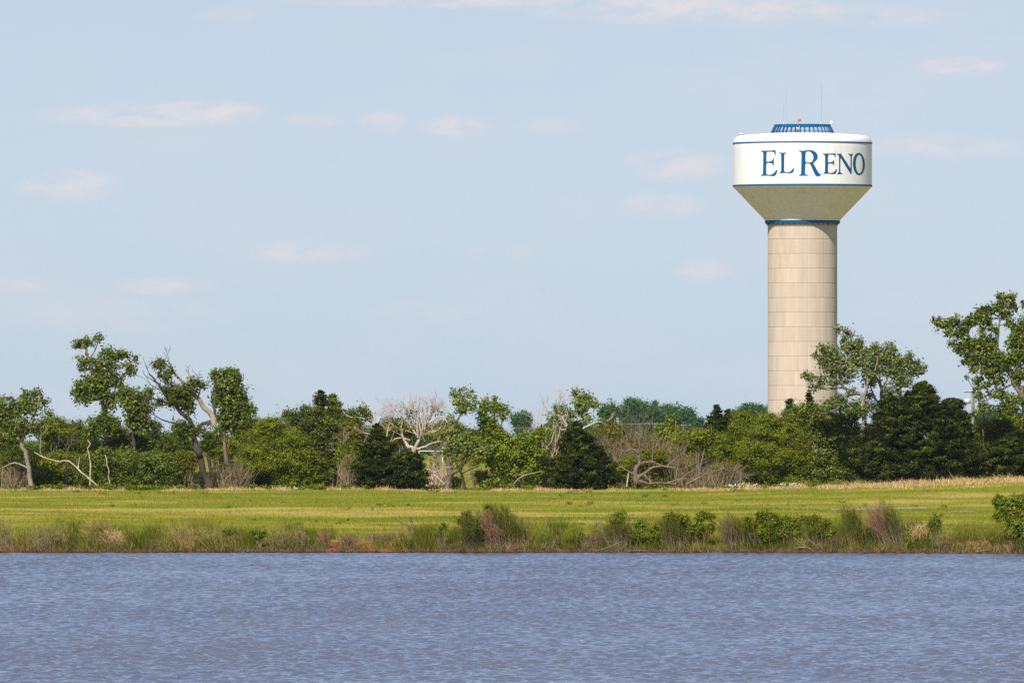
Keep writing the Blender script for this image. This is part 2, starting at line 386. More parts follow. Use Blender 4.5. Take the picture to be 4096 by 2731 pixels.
t.links.new(c, b.inputs['Base Color']); b.inputs['Roughness'].default_value = 1; b.inputs['Specular IOR Level'].default_value = 0
bp = nd(t, 'ShaderNodeBump'); bp.inputs['Strength'].default_value = .6; bp.inputs['Distance'].default_value = .1
t.links.new(noise(t, 5, 5), bp.inputs['Height']); t.links.new(bp.outputs[0], b.inputs['Normal'])
ys = np.unique(np.concatenate([[-500, 0, 400, 600, 650, 670], np.arange(676, 702, .35), np.arange(702, 760, 2), np.arange(760, 1120, 5), np.arange(1120, 1500, 20), np.arange(1500, 3200, 100), [4000, 6000, 9000, 14000]]))
xs = np.unique(np.concatenate([[-9000, -4000, -1500, -600, -300, -150], np.arange(-110, 110.1, .5), [150, 300, 600, 1500, 4000, 9000]]))
X, Y = np.meshgrid(xs, ys); Z = gz(X, Y)
VG = np.stack([X.ravel(), Y.ravel(), Z.ravel()], 1); nx = len(xs)
i, j = np.meshgrid(np.arange(len(ys)-1), np.arange(nx-1), indexing='ij'); q = (i*nx+j).ravel()
og = mesh_obj('ground', VG, np.stack([q, q+1, q+1+nx, q+nx], 1), m_ground, smooth=True); tag(og, kind='structure')

# ------------------------------------------------------------------ water
m_water, t, b = new_mat('lake_water')
b.inputs['Base Color'].default_value = (.055, .045, .085, 1); b.inputs['Roughness'].default_value = .08; b.inputs['IOR'].default_value = 1.333
g = nd(t, 'ShaderNodeNewGeometry')
c = mixc(t, noise(t, 1.0, 3, stretch=(.05, .02, 1)), (.125, .125, .15), (.095, .10, .13)); t.links.new(c, b.inputs['Base Color'])
bp = nd(t, 'ShaderNodeBump'); bp.inputs['Strength'].default_value = .55; bp.inputs['Distance'].default_value = .06
h = mth(t, 'ADD', noise(t, 1.0, 3, stretch=(4.5, 2.6, 1), rough=.65), mth(t, 'MULTIPLY', noise(t, 1.0, 2, stretch=(9, 6, 1)), .35))
t.links.new(h, bp.inputs['Height']); t.links.new(bp.outputs[0], b.inputs['Normal'])
ys = [-200.0, 0, 150, 250, 290]; y = 305.0
while y < 704: ys.append(y); y += .13+.00022*(y-305)
ys = np.array(ys); ui = np.linspace(-1, 1, 471)
uo = np.array([1.05, 1.2, 1.6, 3, 8, 25, 60]); uu = np.concatenate([-uo[::-1], ui, uo])
HWd = 2048/F*np.maximum(ys, 300)*1.42+3
X = uu[None, :]*HWd[:, None]; Y = np.repeat(ys[:, None], len(uu), 1)
wv = np.random.default_rng(3); Z = np.zeros_like(X)
patchy = .9+.22*np.sin(X*.11+Y*.031+1)*np.sin(Y*.045-X*.05)
for _ in range(64):
    lam = .30*(1.35/.30)**wv.uniform(0, 1); th = rad(100)+wv.normal()*.8; k_ = 2*math.pi/lam
    sl = .275*math.sqrt(2/64)*(1.0 if lam < 1.1 else .7)
    ph = k_*(math.cos(th)*X+math.sin(th)*Y)+wv.uniform(0, 6.28)
    Z += sl/k_*(np.sin(ph)+.25*np.cos(2*ph))
fade = np.clip((1.04-np.abs(uu))/.05, 0, 1)[None, :]*np.clip((ys-300)/5, 0, 1)[:, None]*(1-.6*np.clip((ys-684)/8, 0, 1))[:, None]
Z = Z*patchy*fade
nx = len(uu); i, j = np.meshgrid(np.arange(len(ys)-1), np.arange(nx-1), indexing='ij'); q = (i*nx+j).ravel()
ow = mesh_obj('water', np.stack([X.ravel(), Y.ravel(), Z.ravel()], 1), np.stack([q, q+1, q+1+nx, q+nx], 1), m_water, smooth=True); tag(ow, kind='structure')
del X, Y, Z

# ------------------------------------------------------------------ water tower
TD = 1860.0; TK = TD/F; TX = (3210-2048)*TK
def tz(y): return CZ+(HY-y)*TK
tb = np.array([TX, TD, float(gz(TX, TD))])
tower = thing('water_tower', tb, 'white water tower lettered EL RENO on a thick tan concrete column with blue bands', 'water tower')
m_conc, t, b = new_mat('tan_concrete')
tcn = nd(t, 'ShaderNodeTexCoord'); s3 = nd(t, 'ShaderNodeSeparateXYZ'); t.links.new(tcn.outputs['Object'], s3.inputs[0])
az = mth(t, 'MULTIPLY', mth(t, 'ARCTAN2', s3.outputs[0], mth(t, 'MULTIPLY', s3.outputs[1], -1)), 48/(2*math.pi))
zr = mth(t, 'DIVIDE', mth(t, 'SUBTRACT', s3.outputs[2], tz(959)-tb[2]), 58.4*TK)
cv = nd(t, 'ShaderNodeCombineXYZ'); t.links.new(mth(t, 'FLOOR', az), cv.inputs[0]); t.links.new(mth(t, 'FLOOR', zr), cv.inputs[1])
wn = nd(t, 'ShaderNodeTexWhiteNoise', noise_dimensions='3D'); t.links.new(cv.outputs[0], wn.inputs[0])
wn2 = nd(t, 'ShaderNodeTexWhiteNoise', noise_dimensions='1D'); t.links.new(mth(t, 'FLOOR', mth(t, 'DIVIDE', az, 2)), wn2.inputs[1])
f = mth(t, 'ADD', mth(t, 'MULTIPLY', wn.outputs[0], .3), mth(t, 'ADD', mth(t, 'MULTIPLY', wn2.outputs[0], .14), mth(t, 'MULTIPLY', noise(t, 1.0, 6, stretch=(1.2, 1.2, .25), rough=.7), .5)))
c = ramp(t, f, [(.15, (.495, .40, .325)), (.75, (.605, .497, .405))])
def near(v, w):   # grime in the joints
    fr = mth(t, 'FRACT', mth(t, 'ADD', v, .5)); return mth(t, 'LESS_THAN', mth(t, 'ABSOLUTE', mth(t, 'SUBTRACT', fr, .5)), w)
jt = mth(t, 'MAXIMUM', mth(t, 'MULTIPLY', near(zr, .035), .24), mth(t, 'MULTIPLY', near(az, .05), .07))
c = mixc(t, 1.0, c, ramp(t, noise(t, 1.0, 6, stretch=(1.1, 1.1, .12), rough=.7), [(.42, (1, 1, 1)), (.78, (.88, .86, .84))]), 'MULTIPLY')
c = mixc(t, jt, c, (.20, .15, .115))
t.links.new(c, b.inputs['Base Color']); b.inputs['Roughness'].default_value = .9
R0 = 139*TK; NA = 48; ang = []
for a in range(NA):
    c0 = a*2*math.pi/NA; w_ = .09/R0
    ang += [(c0-w_, 0), (c0-w_*.5, 1), (c0+w_*.5, 1), (c0+w_, 0), (c0+2*math.pi/NA*.5, 0)]
zs = [(tb[2]-.5, 0)]; ring = []
k0 = 959+58.4*14
while k0 > 900:
    z0 = tz(k0)
    if z0 > tb[2]: zs += [(z0-.10, 0), (z0-.06, 1), (z0+.06, 1), (z0+.10, 0)]
    k0 -= 58.4
zs += [(tz(893), 0)]
V = []
for z, gl in zs:
    for a, ga in ang:
        r = R0-max(.03*gl, .02*ga); V.append((TX+r*math.sin(a), TD-r*math.cos(a), z))
n = len(ang); V = np.array(V); i, j = np.meshgrid(np.arange(len(zs)-1), np.arange(n), indexing='ij')
Fc = np.stack([i*n+j, i*n+(j+1) % n, (i+1)*n+(j+1) % n, (i+1)*n+j], -1).reshape(-1, 4)
mesh_obj('column', V, Fc, m_conc, tower, tb)
m_tank = paint_mat('white_tank_paint', (.84, .82, .83), .45, .03, .25, .12)
m_cone = paint_mat('tan_tank_paint', (.85, .71, .88), .6, .04, .25, .18)
m_blue = paint_mat('blue_paint', (.001, .085, .215), .75, .12, .5)
m_blue.node_tree.nodes['Principled BSDF'].inputs['Specular IOR Level'].default_value = .15
m_steel = paint_mat('galvanised_steel', (.55, .54, .52), .5, .1, 3)
m_redlamp = paint_mat('red_beacon_lens', (.75, .10, .07), .3)
def lathe(name, prof, mat, parent, seg=128, cx=TX, cy=TD, base=tb, close=False):
    V = []; 
    for r, z in prof:
        for s_ in range(seg):
            a = 2*math.pi*s_/seg; V.append((cx+r*math.sin(a), cy-r*math.cos(a), z))
    K = len(prof); i, j = np.meshgrid(np.arange(K-1 if not close else K), np.arange(seg), indexing='ij'); i2 = (i+1) % K
    Fc = np.stack([i*seg+j, i*seg+(j+1) % seg, i2*seg+(j+1) % seg, i2*seg+j], -1).reshape(-1, 4)
    o = mesh_obj(name, np.array(V), Fc, mat, parent, base, smooth=True)
    return o
def auto_sharp(o, deg=25):
    me = o.data; bm = bmesh.new(); bm.from_mesh(me)
    for e in bm.edges:
        e.smooth = not (len(e.link_faces) == 2 and e.calc_face_angle(0) > rad(deg))
    bm.to_mesh(me); bm.free()
rk = lambda r: r*TK
roof = [(rk(278), tz(571)), (rk(277), tz(566)), (rk(274), tz(559)), (rk(268), tz(552)), (rk(260), tz(546)), (rk(250), tz(543)), (rk(235), tz(541)), (rk(180), tz(537)), (rk(120), tz(533)), (rk(60), tz(531)), (.01, tz(530.5))]
tank = lathe('tank', [(rk(278), tz(746))]+[(rk(278), tz(y)) for y in (700, 650, 600)]+roof, m_tank, tower); auto_sharp(tank, 40)
cone = lathe('tank_cone', [(rk(150), tz(881)), (rk(278)-.03, tz(748.5)), (rk(278)-.02, tz(746.1))], m_cone, tower, 160); auto_sharp(cone)
rim = lathe('neck_rim', [(rk(150)-.2, tz(880)), (rk(152), tz(880)), (rk(152), tz(882.6)), (rk(146), tz(882.6))], m_tank, tower); auto_sharp(rim)
blue = lathe('neck_band', [(rk(141), tz(882.9)), (rk(150), tz(882.9)), (rk(150), tz(894)), (rk(141), tz(894))], m_blue, tower, close=True); auto_sharp(blue)
for y0, y1 in ((572, 577.5), (741, 747.5)):
    s_ = lathe('stripe', [(rk(278)+.005, tz(y1)), (rk(278)+.05, tz(y1)), (rk(278)+.05, tz(y0)), (rk(278)+.005, tz(y0))], m_blue, tower); auto_sharp(s_)
# little hangers under the neck band, on the column
V, Fc = [], []
def addbox(V, Fc, c, hx, hy, hz, a=0.0):
    o = len(V); ca, sa = math.cos(a), math.sin(a)
    for dx in (-hx, hx):
        for dy in (-hy, hy):
            for dz in (-hz, hz): V.append((c[0]+dx*ca-dy*sa, c[1]+dx*sa+dy*ca, c[2]+dz))
    Fc += [(o, o+1, o+3, o+2), (o+4, o+6, o+7, o+5), (o, o+4, o+5, o+1), (o+2, o+3, o+7, o+6), (o, o+2, o+6, o+4), (o+1, o+5, o+7, o+3)]
for s_ in range(36):
    V, Fc = [], []; a = 2*math.pi*(s_+.5)/36; r = R0+.16
    addbox(V, Fc, (TX+r*math.sin(a), TD-r*math.cos(a), tz(896.6)), .07, .10, .06 if s_ % 2 else .10, a)
    mesh_obj('hanger', V, Fc, m_blue, tower, tb)
V, Fc = [], []
for s_ in range(60):
    a = 2*math.pi*(s_+.5)/60; r = R0+.05
    addbox(V, Fc, (TX+r*math.sin(a), TD-r*math.cos(a), tz(905)), 6.28*R0/60*.5, .03, .03, a)
    if s_ % 2: addbox(V, Fc, (TX+(r+.02)*math.sin(a), TD-(r+.02)*math.cos(a), tz(901)), .03, .03, .15, a)
mesh_obj('conduit_ring', V, Fc, m_conc, tower, tb)
# crown railing on the roof
band = lathe('railing_band', [(rk(113), tz(507)), (rk(112)+.04, tz(499)), (rk(112)-.08, tz(499)), (rk(113)-.12, tz(507))], m_blue, tower, close=True); auto_sharp(band)
V, Fc, polys = [], [], []
for s_ in range(40):
    a = 2*math.pi*(s_+.3)/40; d = np.array([math.sin(a), -math.cos(a), 0]); c0 = np.array([TX, TD, 0])
    p0 = c0+d*rk(112.6)+[0, 0, tz(507)]; p1 = c0+d*rk(125)+[0, 0, tz(532)]
    V, Fc = tubes([(np.array([p0, p1]), np.array([.11, .11] if s_ % 2 == 0 else [.07, .07]))], 6); mesh_obj('railing_post', V, Fc, m_blue, tower, tb)
lower = lathe('railing_hoop', [(rk(122.4), tz(527)), (rk(122.4)+.08, tz(527)), (rk(122.4)+.08, tz(525)), (rk(122.4), tz(525))], m_blue, tower, close=True)
def rod(name, x, y0, y1, r, mat, dy=0.0, parent=tower, r2=None):
    p = np.array([TX+(x-3210)*TK, TD+dy, 0]); V, Fc = tubes([(np.array([p+[0, 0, tz(y0)], p+[0, 0, (tz(y0)+tz(y1))/2], p+[0, 0, tz(y1)]]), np.array([r, r, r2 or r]))], 8)
    return mesh_obj(name, V, Fc, mat, parent, tb, smooth=True)
m_ant = paint_mat('antenna_grey', (.42, .42, .44), .5)
for x, y0, y1, r, dy in ((3143, 506, 350, .055, -1), (3133, 506, 418, .05, -.4), (3284, 506, 343, .06, -1), (3211, 506, 464, .035, -3.9), (3287, 506, 345, .03, .5)):
    o = rod('antenna', x, y0, y1, r, m_ant, dy, r2=r*.6)
    rod('antenna_mount', x, 506, 486, r*2.3, m_steel, dy, parent=tower)
be = rod('beacon_pole', 3196, 532, 488, .05, m_steel, -2)
lathe('beacon', [(.01, tz(487.5)), (.28, tz(486.5)), (.32, tz(483)), (.2, tz(478)), (.01, tz(477))], m_redlamp, tower, 16, TX+(3196-3210)*TK, TD-2)
lathe('panel_antenna', [(.01, tz(499)), (.18, tz(498)), (.22, tz(490)), (.18, tz(485)), (.01, tz(484.4))], m_tank, tower, 16, TX+(3326-3210)*TK, TD)
lathe('roof_vent', [(.3, tz(533)), (.3, tz(521)), (.62, tz(521)), (.66, tz(517)), (.4, tz(512)), (.01, tz(511))], m_steel, tower, 20, TX+(3186-3210)*TK, TD-3)
lathe('roof_hatch', [(.38, tz(546)), (.38, tz(538)), (.52, tz(538)), (.52, tz(534)), (.2, tz(532)), (.01, tz(531.5))], m_steel, tower, 20, TX+(2965-3210)*TK, TD)
# lettering, painted on the curved face
def A_(pts): return [(3030+x/8.711, 590+y/8.711) for x, y in pts]
def B_(pts): return [(3260+x/9.8, 590+y/9.8) for x, y in pts]
E1 = A_([(118,106),(160,118),(250,120),(350,117),(480,112),(560,108),(600,98),(625,98),(632,180),(640,262),(620,275),(600,215),(575,170),(535,150),(440,147),(345,150),(325,165),(312,230),(310,360),(312,498),(380,500),(450,490),(505,465),(540,420),(562,360),(570,362),(565,480),(572,580),(582,655),(570,665),(545,600),(510,560),(450,540),(325,541),(310,580),(305,700),(302,850),(305,915),(330,945),(400,960),(460,955),(520,935),(590,875),(640,810),(680,780),(698,790),(680,860),(655,930),(620,975),(570,998),(500,1000),(420,987),(300,981),(220,981),(150,995),(118,992),(122,975),(165,955),(190,925),(200,850),(203,600),(205,400),(210,250),(205,190),(185,160),(140,135)])
L1 = A_([(750,178),(800,185),(880,190),(950,185),(1000,175),(1000,188),(960,210),(940,240),(930,300),(928,500),(928,700),(925,800),(940,840),(980,865),(1050,868),(1120,855),(1170,820),(1230,755),(1278,715),(1275,770),(1250,830),(1215,880),(1180,898),(1100,898),(1000,887),(900,889),(800,895),(765,892),(765,878),(800,860),(820,835),(828,780),(832,600),(830,400),(828,270),(815,225),(790,200),(755,190)])
R1 = A_([(1440,108),(1500,118),(1580,122),(1640,118),(1720,102),(1800,95),(1880,102),(1960,128),(2030,175),(2075,240),(2095,310),(2085,380),(2060,430),(2000,490),(1960,520),(1945,560),(1960,600),(2000,660),(2040,740),(2090,830),(2130,895),(2160,925),(2190,932),(2225,925),(2225,935),(2195,965),(2150,995),(2100,1010),(2060,1000),(2020,965),(1985,910),(1940,810),(1890,690),(1850,600),(1830,570),(1780,555),(1710,553),(1680,560),(1665,600),(1655,750),(1652,880),(1665,930),(1710,960),(1770,968),(1770,985),(1720,985),(1620,980),(1520,985),(1445,990),(1445,972),(1490,950),(1520,920),(1525,850),(1530,600),(1535,400),(1535,250),(1530,190),(1510,160),(1450,130)])
R1h = A_([(1700,150),(1760,134),(1810,137),(1870,175),(1920,235),(1948,310),(1952,380),(1935,440),(1900,495),(1860,520),(1800,530),(1720,530),(1685,515),(1668,470),(1665,350),(1670,240),(1680,180)])
E2 = B_([(300,238),(350,245),(420,248),(520,248),(650,245),(740,245),(770,235),(795,235),(798,300),(798,375),(785,385),(770,330),(740,295),(700,280),(600,275),(535,278),(510,300),(500,360),(498,450),(502,588),(580,588),(650,578),(690,560),(720,520),(742,470),(738,580),(742,640),(745,720),(730,690),(705,650),(670,628),(590,622),(525,627),(508,650),(500,720),(500,900),(510,970),(535,1000),(620,1005),(680,1000),(730,975),(790,915),(850,860),(862,865),(840,930),(810,1000),(780,1030),(740,1040),(650,1037),(520,1024),(420,1024),(360,1032),(320,1027),(325,1010),(365,995),(385,970),(392,900),(398,650),(398,450),(395,350),(380,305),(350,275),(310,255)])
N1 = B_([(860,248),(920,258),(1000,248),(1020,258),(1060,330),(1120,420),(1200,540),(1290,680),(1380,830),(1392,780),(1395,600),(1392,400),(1385,340),(1360,300),(1310,270),(1315,248),(1370,262),(1430,262),(1480,256),(1475,275),(1440,310),(1430,380),(1430,600),(1428,800),(1425,1000),(1410,1050),(1395,1040),(1350,960),(1290,870),(1200,730),(1100,560),(1010,405),(985,450),(982,600),(980,800),(978,930),(990,980),(1030,1010),(1080,1025),(1075,1042),(1000,1037),(930,1042),(870,1044),(870,1030),(910,1000),(935,950),(943,880),(945,600),(943,380),(930,320),(900,290),(860,270)])
O1 = B_([(1715+228*math.cos(a)+8*math.sin(a), 648+430*math.sin(a)) for a in np.linspace(0, 2*math.pi, 41)[:-1]])
O1h = B_([(1728+142*math.cos(a)+8*math.sin(a), 652+372*math.sin(a)) for a in np.linspace(0, 2*math.pi, 41)[:-1]])
RT = rk(278)
def fatten(pts, d):   # brush width: move every outline point outward
    p = np.array(pts); a = np.roll(p, 1, 0); b_ = np.roll(p, -1, 0); t_ = b_-a; t_ /= np.maximum(np.linalg.norm(t_, axis=1, keepdims=True), 1e-6)
    area = .5*np.sum(p[:, 0]*b_[:, 1]-b_[:, 0]*p[:, 1]); nrm = np.stack([t_[:, 1], -t_[:, 0]], 1)*(1 if area > 0 else -1)
    return [tuple(v) for v in p+nrm*d]
for outer, hole in ((E1, None), (L1, None), (R1, R1h), (E2, None), (N1, None), (O1, O1h)):
    outer = fatten(outer, .55)
    if hole: hole = fatten(hole, -.45)
    loops = [[Vector((x, y, 0)) for x, y in outer]]
    if hole: loops.append([Vector((x, y, 0)) for x, y in reversed(hole)])
    flat = [v for l in loops for v in l]; tris = tessellate_polygon(loops)
    bm = bmesh.new(); vs = [bm.verts.new(v) for v in flat]
    for tr in tris:
        try: bm.faces.new([vs[i] for i in tr])
        except ValueError: pass
    x0, x1 = min(v.x for v in flat), max(v.x for v in flat); xx = x0+1.5
    while xx < x1:
        bmesh.ops.bisect_plane(bm, geom=bm.verts[:]+bm.edges[:]+bm.faces[:], plane_co=(xx, 0, 0), plane_no=(1, 0, 0)); xx += 1.5
    for v in bm.verts:
        dx, dz = (v.co.x-2048)/F, (HY-v.co.y)/F
        # where that sight line meets the tank wall
        qa = 1+dx*dx; qb = -2*(dx*TX+TD); qc = TX*TX+TD*TD-RT*RT
        tt = (-qb-math.sqrt(max(qb*qb-4*qa*qc, 0)))/(2*qa)
        px_, py_, pz_ = dx*tt, tt, CZ+dz*tt
        nx_, ny_ = (px_-TX)/RT, (py_-TD)/RT
        v.co = (px_+nx_*.03-tb[0], py_+ny_*.03-tb[1], pz_-tb[2])
    bmesh.ops.recalc_face_normals(bm, faces=bm.faces[:])
    me = bpy.data.meshes.new('letter'); bm.to_mesh(me); bm.free(); me.materials.append(m_blue)
    o = bpy.data.objects.new('letter', me); COL.objects.link(o); o.parent = tower

# ------------------------------------------------------------------ trees of the far shore (photo pixels, distance in metres)
D0, D1, D2 = 1003, 1022, 1045
tree('cottonwood', 'pale forked cottonwood at the far left edge with a thin ragged crown', 'tree', D0+3,
 [([(127,1955),(116,1872),(98,1800),(80,1760),(68,1720),(55,1690),(40,1640)],10,4),([(85,1753),(105,1722),(124,1690),(145,1640),(158,1590)],6,2.5),([(80,1762),(40,1740),(0,1728),(-40,1715)],4,2),([(60,1700),(30,1660),(0,1600),(-20,1570)],5,2),([(112,1872),(60,1850),(10,1870)],4,1.5)],
 [(37,1640,60,60,.6),(110,1620,55,50,.8),(150,1570,26,24,.55),(100,1575,25,20,.5),(110,1700,70,42,.6),(190,1655,24,34,.45),(0,1670,40,50,.6),(170,1610,25,30,.5),(-30,1620,50,50,.8),(60,1730,60,30,.5)], L_COTTON, B_PALE, s=4.5)
tree('cottonwood', 'tallest cottonwood on the left, its crown split into a flat top tuft and two lobes', 'tree', D0+10,
 [([(424,1955),(426,1860),(424,1760),(418,1660),(404,1575),(385,1520),(367,1480),(352,1430),(345,1392)],12,4),([(404,1575),(440,1520),(450,1460),(440,1420)],5,2),([(404,1560),(470,1530),(510,1480),(530,1440)],4,2),([(352,1440),(380,1400),(395,1350)],3,1.5),([(418,1660),(440,1600),(470,1540)],4,2)],
 [(349,1369,46,15,1.1),(312,1376,20,16),(392,1342,11,12,1.2),(404,1354,11,10,1.2),(300,1388,12,12),(436,1413,38,26),(470,1425,30,20),(496,1416,28,22),(540,1430,14,18,.9),(349,1440,42,26,.8),(413,1464,66,38,1),(514,1470,36,22,.8),(530,1490,20,14,.8),(390,1519,70,38,1.2),(321,1568,36,46,1.3),(390,1570,75,36,1.2),(459,1515,40,32,1),(440,1610,40,40,.8),(335,1545,40,30,1.1),(380,1545,50,30),(480,1545,22,18,.7),(330,1600,35,18,1),(325,1470,20,20,.8)], L_COTTON, B_MID, s=4.5, cov=2.5)
tree('cottonwood', 'round leafy cottonwood just right of the tallest left one, on a short dark fork', 'tree', D0+7,
 [([(535,1955),(536,1860),(534,1770),(530,1720),(520,1670),(510,1620)],9,3.5),([(530,1725),(556,1690),(575,1650)],5,2),([(424,1900),(428,1800),(425,1720),(420,1680)],6,2)],
 [(528,1590,58,42,1.1),(551,1638,65,46,1.2),(495,1572,32,34),(600,1563,13,20,.9),(585,1590,25,25,.9),(551,1690,52,36),(600,1704,45,26,.9),(413,1684,62,34,1),(427,1712,70,36,1),(470,1720,40,30),(640,1708,20,14,.5),(370,1710,40,25,.8)], L_COTTON, B_DARK, s=4.5)
tree('broken_tree', 'leaning storm-broken tree with a thick bleached limb jutting up to the left', 'tree', D0,
 [([(838,1946),(812,1871),(797,1820),(788,1786),(778,1745),(773,1716)],15,9),([(832,1948),(842,1880),(826,1820)],9,3),([(776,1722),(758,1680),(727,1653),(700,1618),(680,1597),(650,1560),(634,1537),(612,1510),(597,1495)],10,2.5),([(785,1740),(802,1701),(835,1690),(856,1692)],6,9),([(858,1700),(850,1665),(829,1640),(800,1605),(782,1585),(760,1562),(744,1545),(720,1515),(700,1494),(684,1464),(676,1448)],12,3),([(744,1545),(756,1520),(758,1500),(750,1484),(741,1478)],6,2.5),([(856,1690),(858,1640),(848,1590),(856,1545)],7,2),([(790,1590),(800,1560),(796,1530)],4,1.5),([(700,1494),(690,1475),(664,1455),(640,1440)],3,1),([(680,1620),(640,1600),(590,1590),(560,1580)],4,1.2),([(727,1700),(690,1690),(650,1680),(620,1660),(606,1640)],4,1.2),([(700,1620),(650,1619),(600,1615)],3,1),([(634,1537),(610,1520),(580,1500),(570,1480)],2,.8),([(640,1440),(630,1430),(625,1420)],1.6,.7)],
 [(643,1462,20,28,.9),(622,1452,14,16,.8),(672,1500,22,36,.9),(640,1500,12,20,.6),(690,1555,60,16,1.1),(735,1572,50,26,1.2),(716,1605,48,26,1.1),(700,1590,40,25),(780,1535,26,24,.9),(812,1541,20,18,.7),(750,1550,25,16,.8),(635,1607,18,16,1),(795,1718,32,18,1),(727,1701,45,20,1.1),(735,1730,50,24,1),(760,1640,24,14,.7),(755,1612,30,20,1)], L_DARK, B_DARK, s=4.2, clus=13, auto=True, pale=(4, 5),
 twigs=[(597,1495,-.4,.9,40,1.6,2),(680,1455,-.5,.8,40,1.6,2),(756,1495,-.3,1,26,1.5,1),(800,1540,.1,1,40,1.5,2),(606,1640,-.8,.5,50,1.6,2),(560,1580,-1,.3,50,1.4,2),(620,1660,-1,.4,60,1.5,2),(856,1545,.1,1,40,1.6,2),(640,1560,-1,.6,60,1.6,2)])
tree('cottonwood', 'dense dark green tree with a squared tall crown right of the broken tree', 'tree', D0+12,
 [([(918,1955),(905,1860),(900,1760),(898,1690),(892,1630),(885,1560)],11,4),([(898,1700),(930,1640),(950,1580)],6,2.5),([(900,1720),(960,1680),(990,1640)],5,2)],
 [(863,1500,24,26,1.1),(921,1496,44,24,1.2),(945,1510,25,25),(904,1535,62,36,1.3),(936,1565,52,38,1.3),(955,1607,48,36,1.3),(921,1620,52,42,1.3),(999,1632,20,22,.9),(921,1664,52,32,1.2),(979,1650,40,30,1.1),(870,1582,16,50,.7),(890,1600,40,30,1),(960,1690,60,30,1),(895,1700,50,35,1),(855,1500,12,20,.8)], L_COTTON, B_MID, s=4.3, cov=3.1)

def leafy_pair(dx, dy, D, lbl_wood, lbl_loc1, lbl_loc2, lbl_loc3):
    def sh(l): return [(a[0]+dx, a[1]+dy)+tuple(a[2:]) for a in l]
    tree('broadleaf_tree', lbl_wood, 'tree', D,
     [([(1350+dx,1950),(1335+dx,1880+dy),(1320+dx,1800+dy),(1280+dx,1730+dy),(1250+dx,1690+dy)],9,4),([(1335+dx,1890+dy),(1300+dx,1810+dy),(1260+dx,1775+dy)],5,2.5),([(1340+dx,1880+dy),(1400+dx,1780+dy),(1430+dx,1700+dy)],5,2),([(1310+dx,1775+dy),(1278+dx,1728+dy),(1244+dx,1692+dy)],4.5,4)],
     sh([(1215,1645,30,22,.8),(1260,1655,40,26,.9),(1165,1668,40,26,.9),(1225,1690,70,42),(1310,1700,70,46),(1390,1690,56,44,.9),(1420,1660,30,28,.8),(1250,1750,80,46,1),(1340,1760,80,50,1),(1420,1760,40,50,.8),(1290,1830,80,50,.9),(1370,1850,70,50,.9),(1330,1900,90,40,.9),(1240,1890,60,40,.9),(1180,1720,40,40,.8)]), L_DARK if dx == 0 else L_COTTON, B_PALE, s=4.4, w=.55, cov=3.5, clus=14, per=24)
    tree('locust_tree', lbl_loc1, 'tree', D-8, [([(1140+dx,1950),(1135+dx,1900+dy),(1110+dx,1860+dy),(1100+dx,1800+dy)],8,4),([(1140+dx,1925+dy),(1085+dx,1900+dy)],5,3)],
     sh([(1091,1701,66,36,1.1),(1142,1760,95,50,1.1),(1060,1745,70,36),(1050,1800,95,40,1.1),(1130,1815,100,42,1.1),(1090,1850,110,42,1.1),(1020,1850,70,40),(1170,1860,80,46),(1150,1925,70,28,.9),(1200,1820,50,50)]), L_LOCUST, B_MID, s=3.6, w=.42, cov=4.2, clus=16, per=46, flat=.55)
    tree('locust_tree', lbl_loc2, 'tree', D+2, [([(960+dx,1950),(965+dx,1880+dy),(975+dx,1780+dy),(985+dx,1720+dy)],7,3)],
     sh([(985,1688,52,28),(960,1722,50,30,.9),(1000,1745,60,40),(930,1790,80,36),(890,1820,60,36),(900,1770,50,26),(970,1830,80,40)]), L_LOCUST, B_DARK, s=3.6, w=.42, cov=3.9, clus=16, per=46, flat=.55)
    tree('thicket_shrub', lbl_loc3, 'shrub', D+8, [([(1010+dx,1950),(1000+dx,1900),(990+dx,1860)],6,3)],
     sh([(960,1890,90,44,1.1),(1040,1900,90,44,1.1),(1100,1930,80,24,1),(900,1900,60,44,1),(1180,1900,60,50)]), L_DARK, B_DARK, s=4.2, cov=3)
leafy_pair(0, 0, D1, 'broad leafy tree with a pale broken limb left of the left cedar', 'yellow-green feathery tree in front, left of the left cedar', 'feathery olive-green tree beside the leaning broken tree', 'dark shrub in shade under the yellow-green trees left of center')
leafy_pair(1997, -14, D1-6, 'broad leafy tree with a pale broken limb in front of the tower base', 'yellow-green feathery tree in front of the tower foot', 'feathery olive-green tree at the left foot of the tower', 'dark shrub in shade below the tower foot')
tree('locust_tree','light green feathery tree above the thicket left of the tower','tree',D1,[([(2770,1950),(2765,1880),(2760,1800)],7,3)],[(2746,1762,70,44),(2800,1790,60,40),(2700,1800,50,36,.8),(2850,1770,50,36),(2900,1790,60,40),(2780,1830,70,36,.7),(2900,1840,60,40,.8)],L_LOCUST,B_DARK,s=3.6,w=.42,cov=3.8,clus=16,per=46,flat=.55)
tree('broadleaf_tree','small bright green tree with a narrow leader above the gnarled thicket','tree',D1+6,[([(2668,1950),(2665,1860),(2662,1780),(2680,1700)],7,3)],[(2661,1738,52,40,1.1),(2690,1765,50,30),(2640,1770,36,34),(2684,1690,20,36,.9),(2700,1725,30,26),(2650,1800,46,30,.9)],L_BRIGHT,B_MID,s=4.4,cov=3)
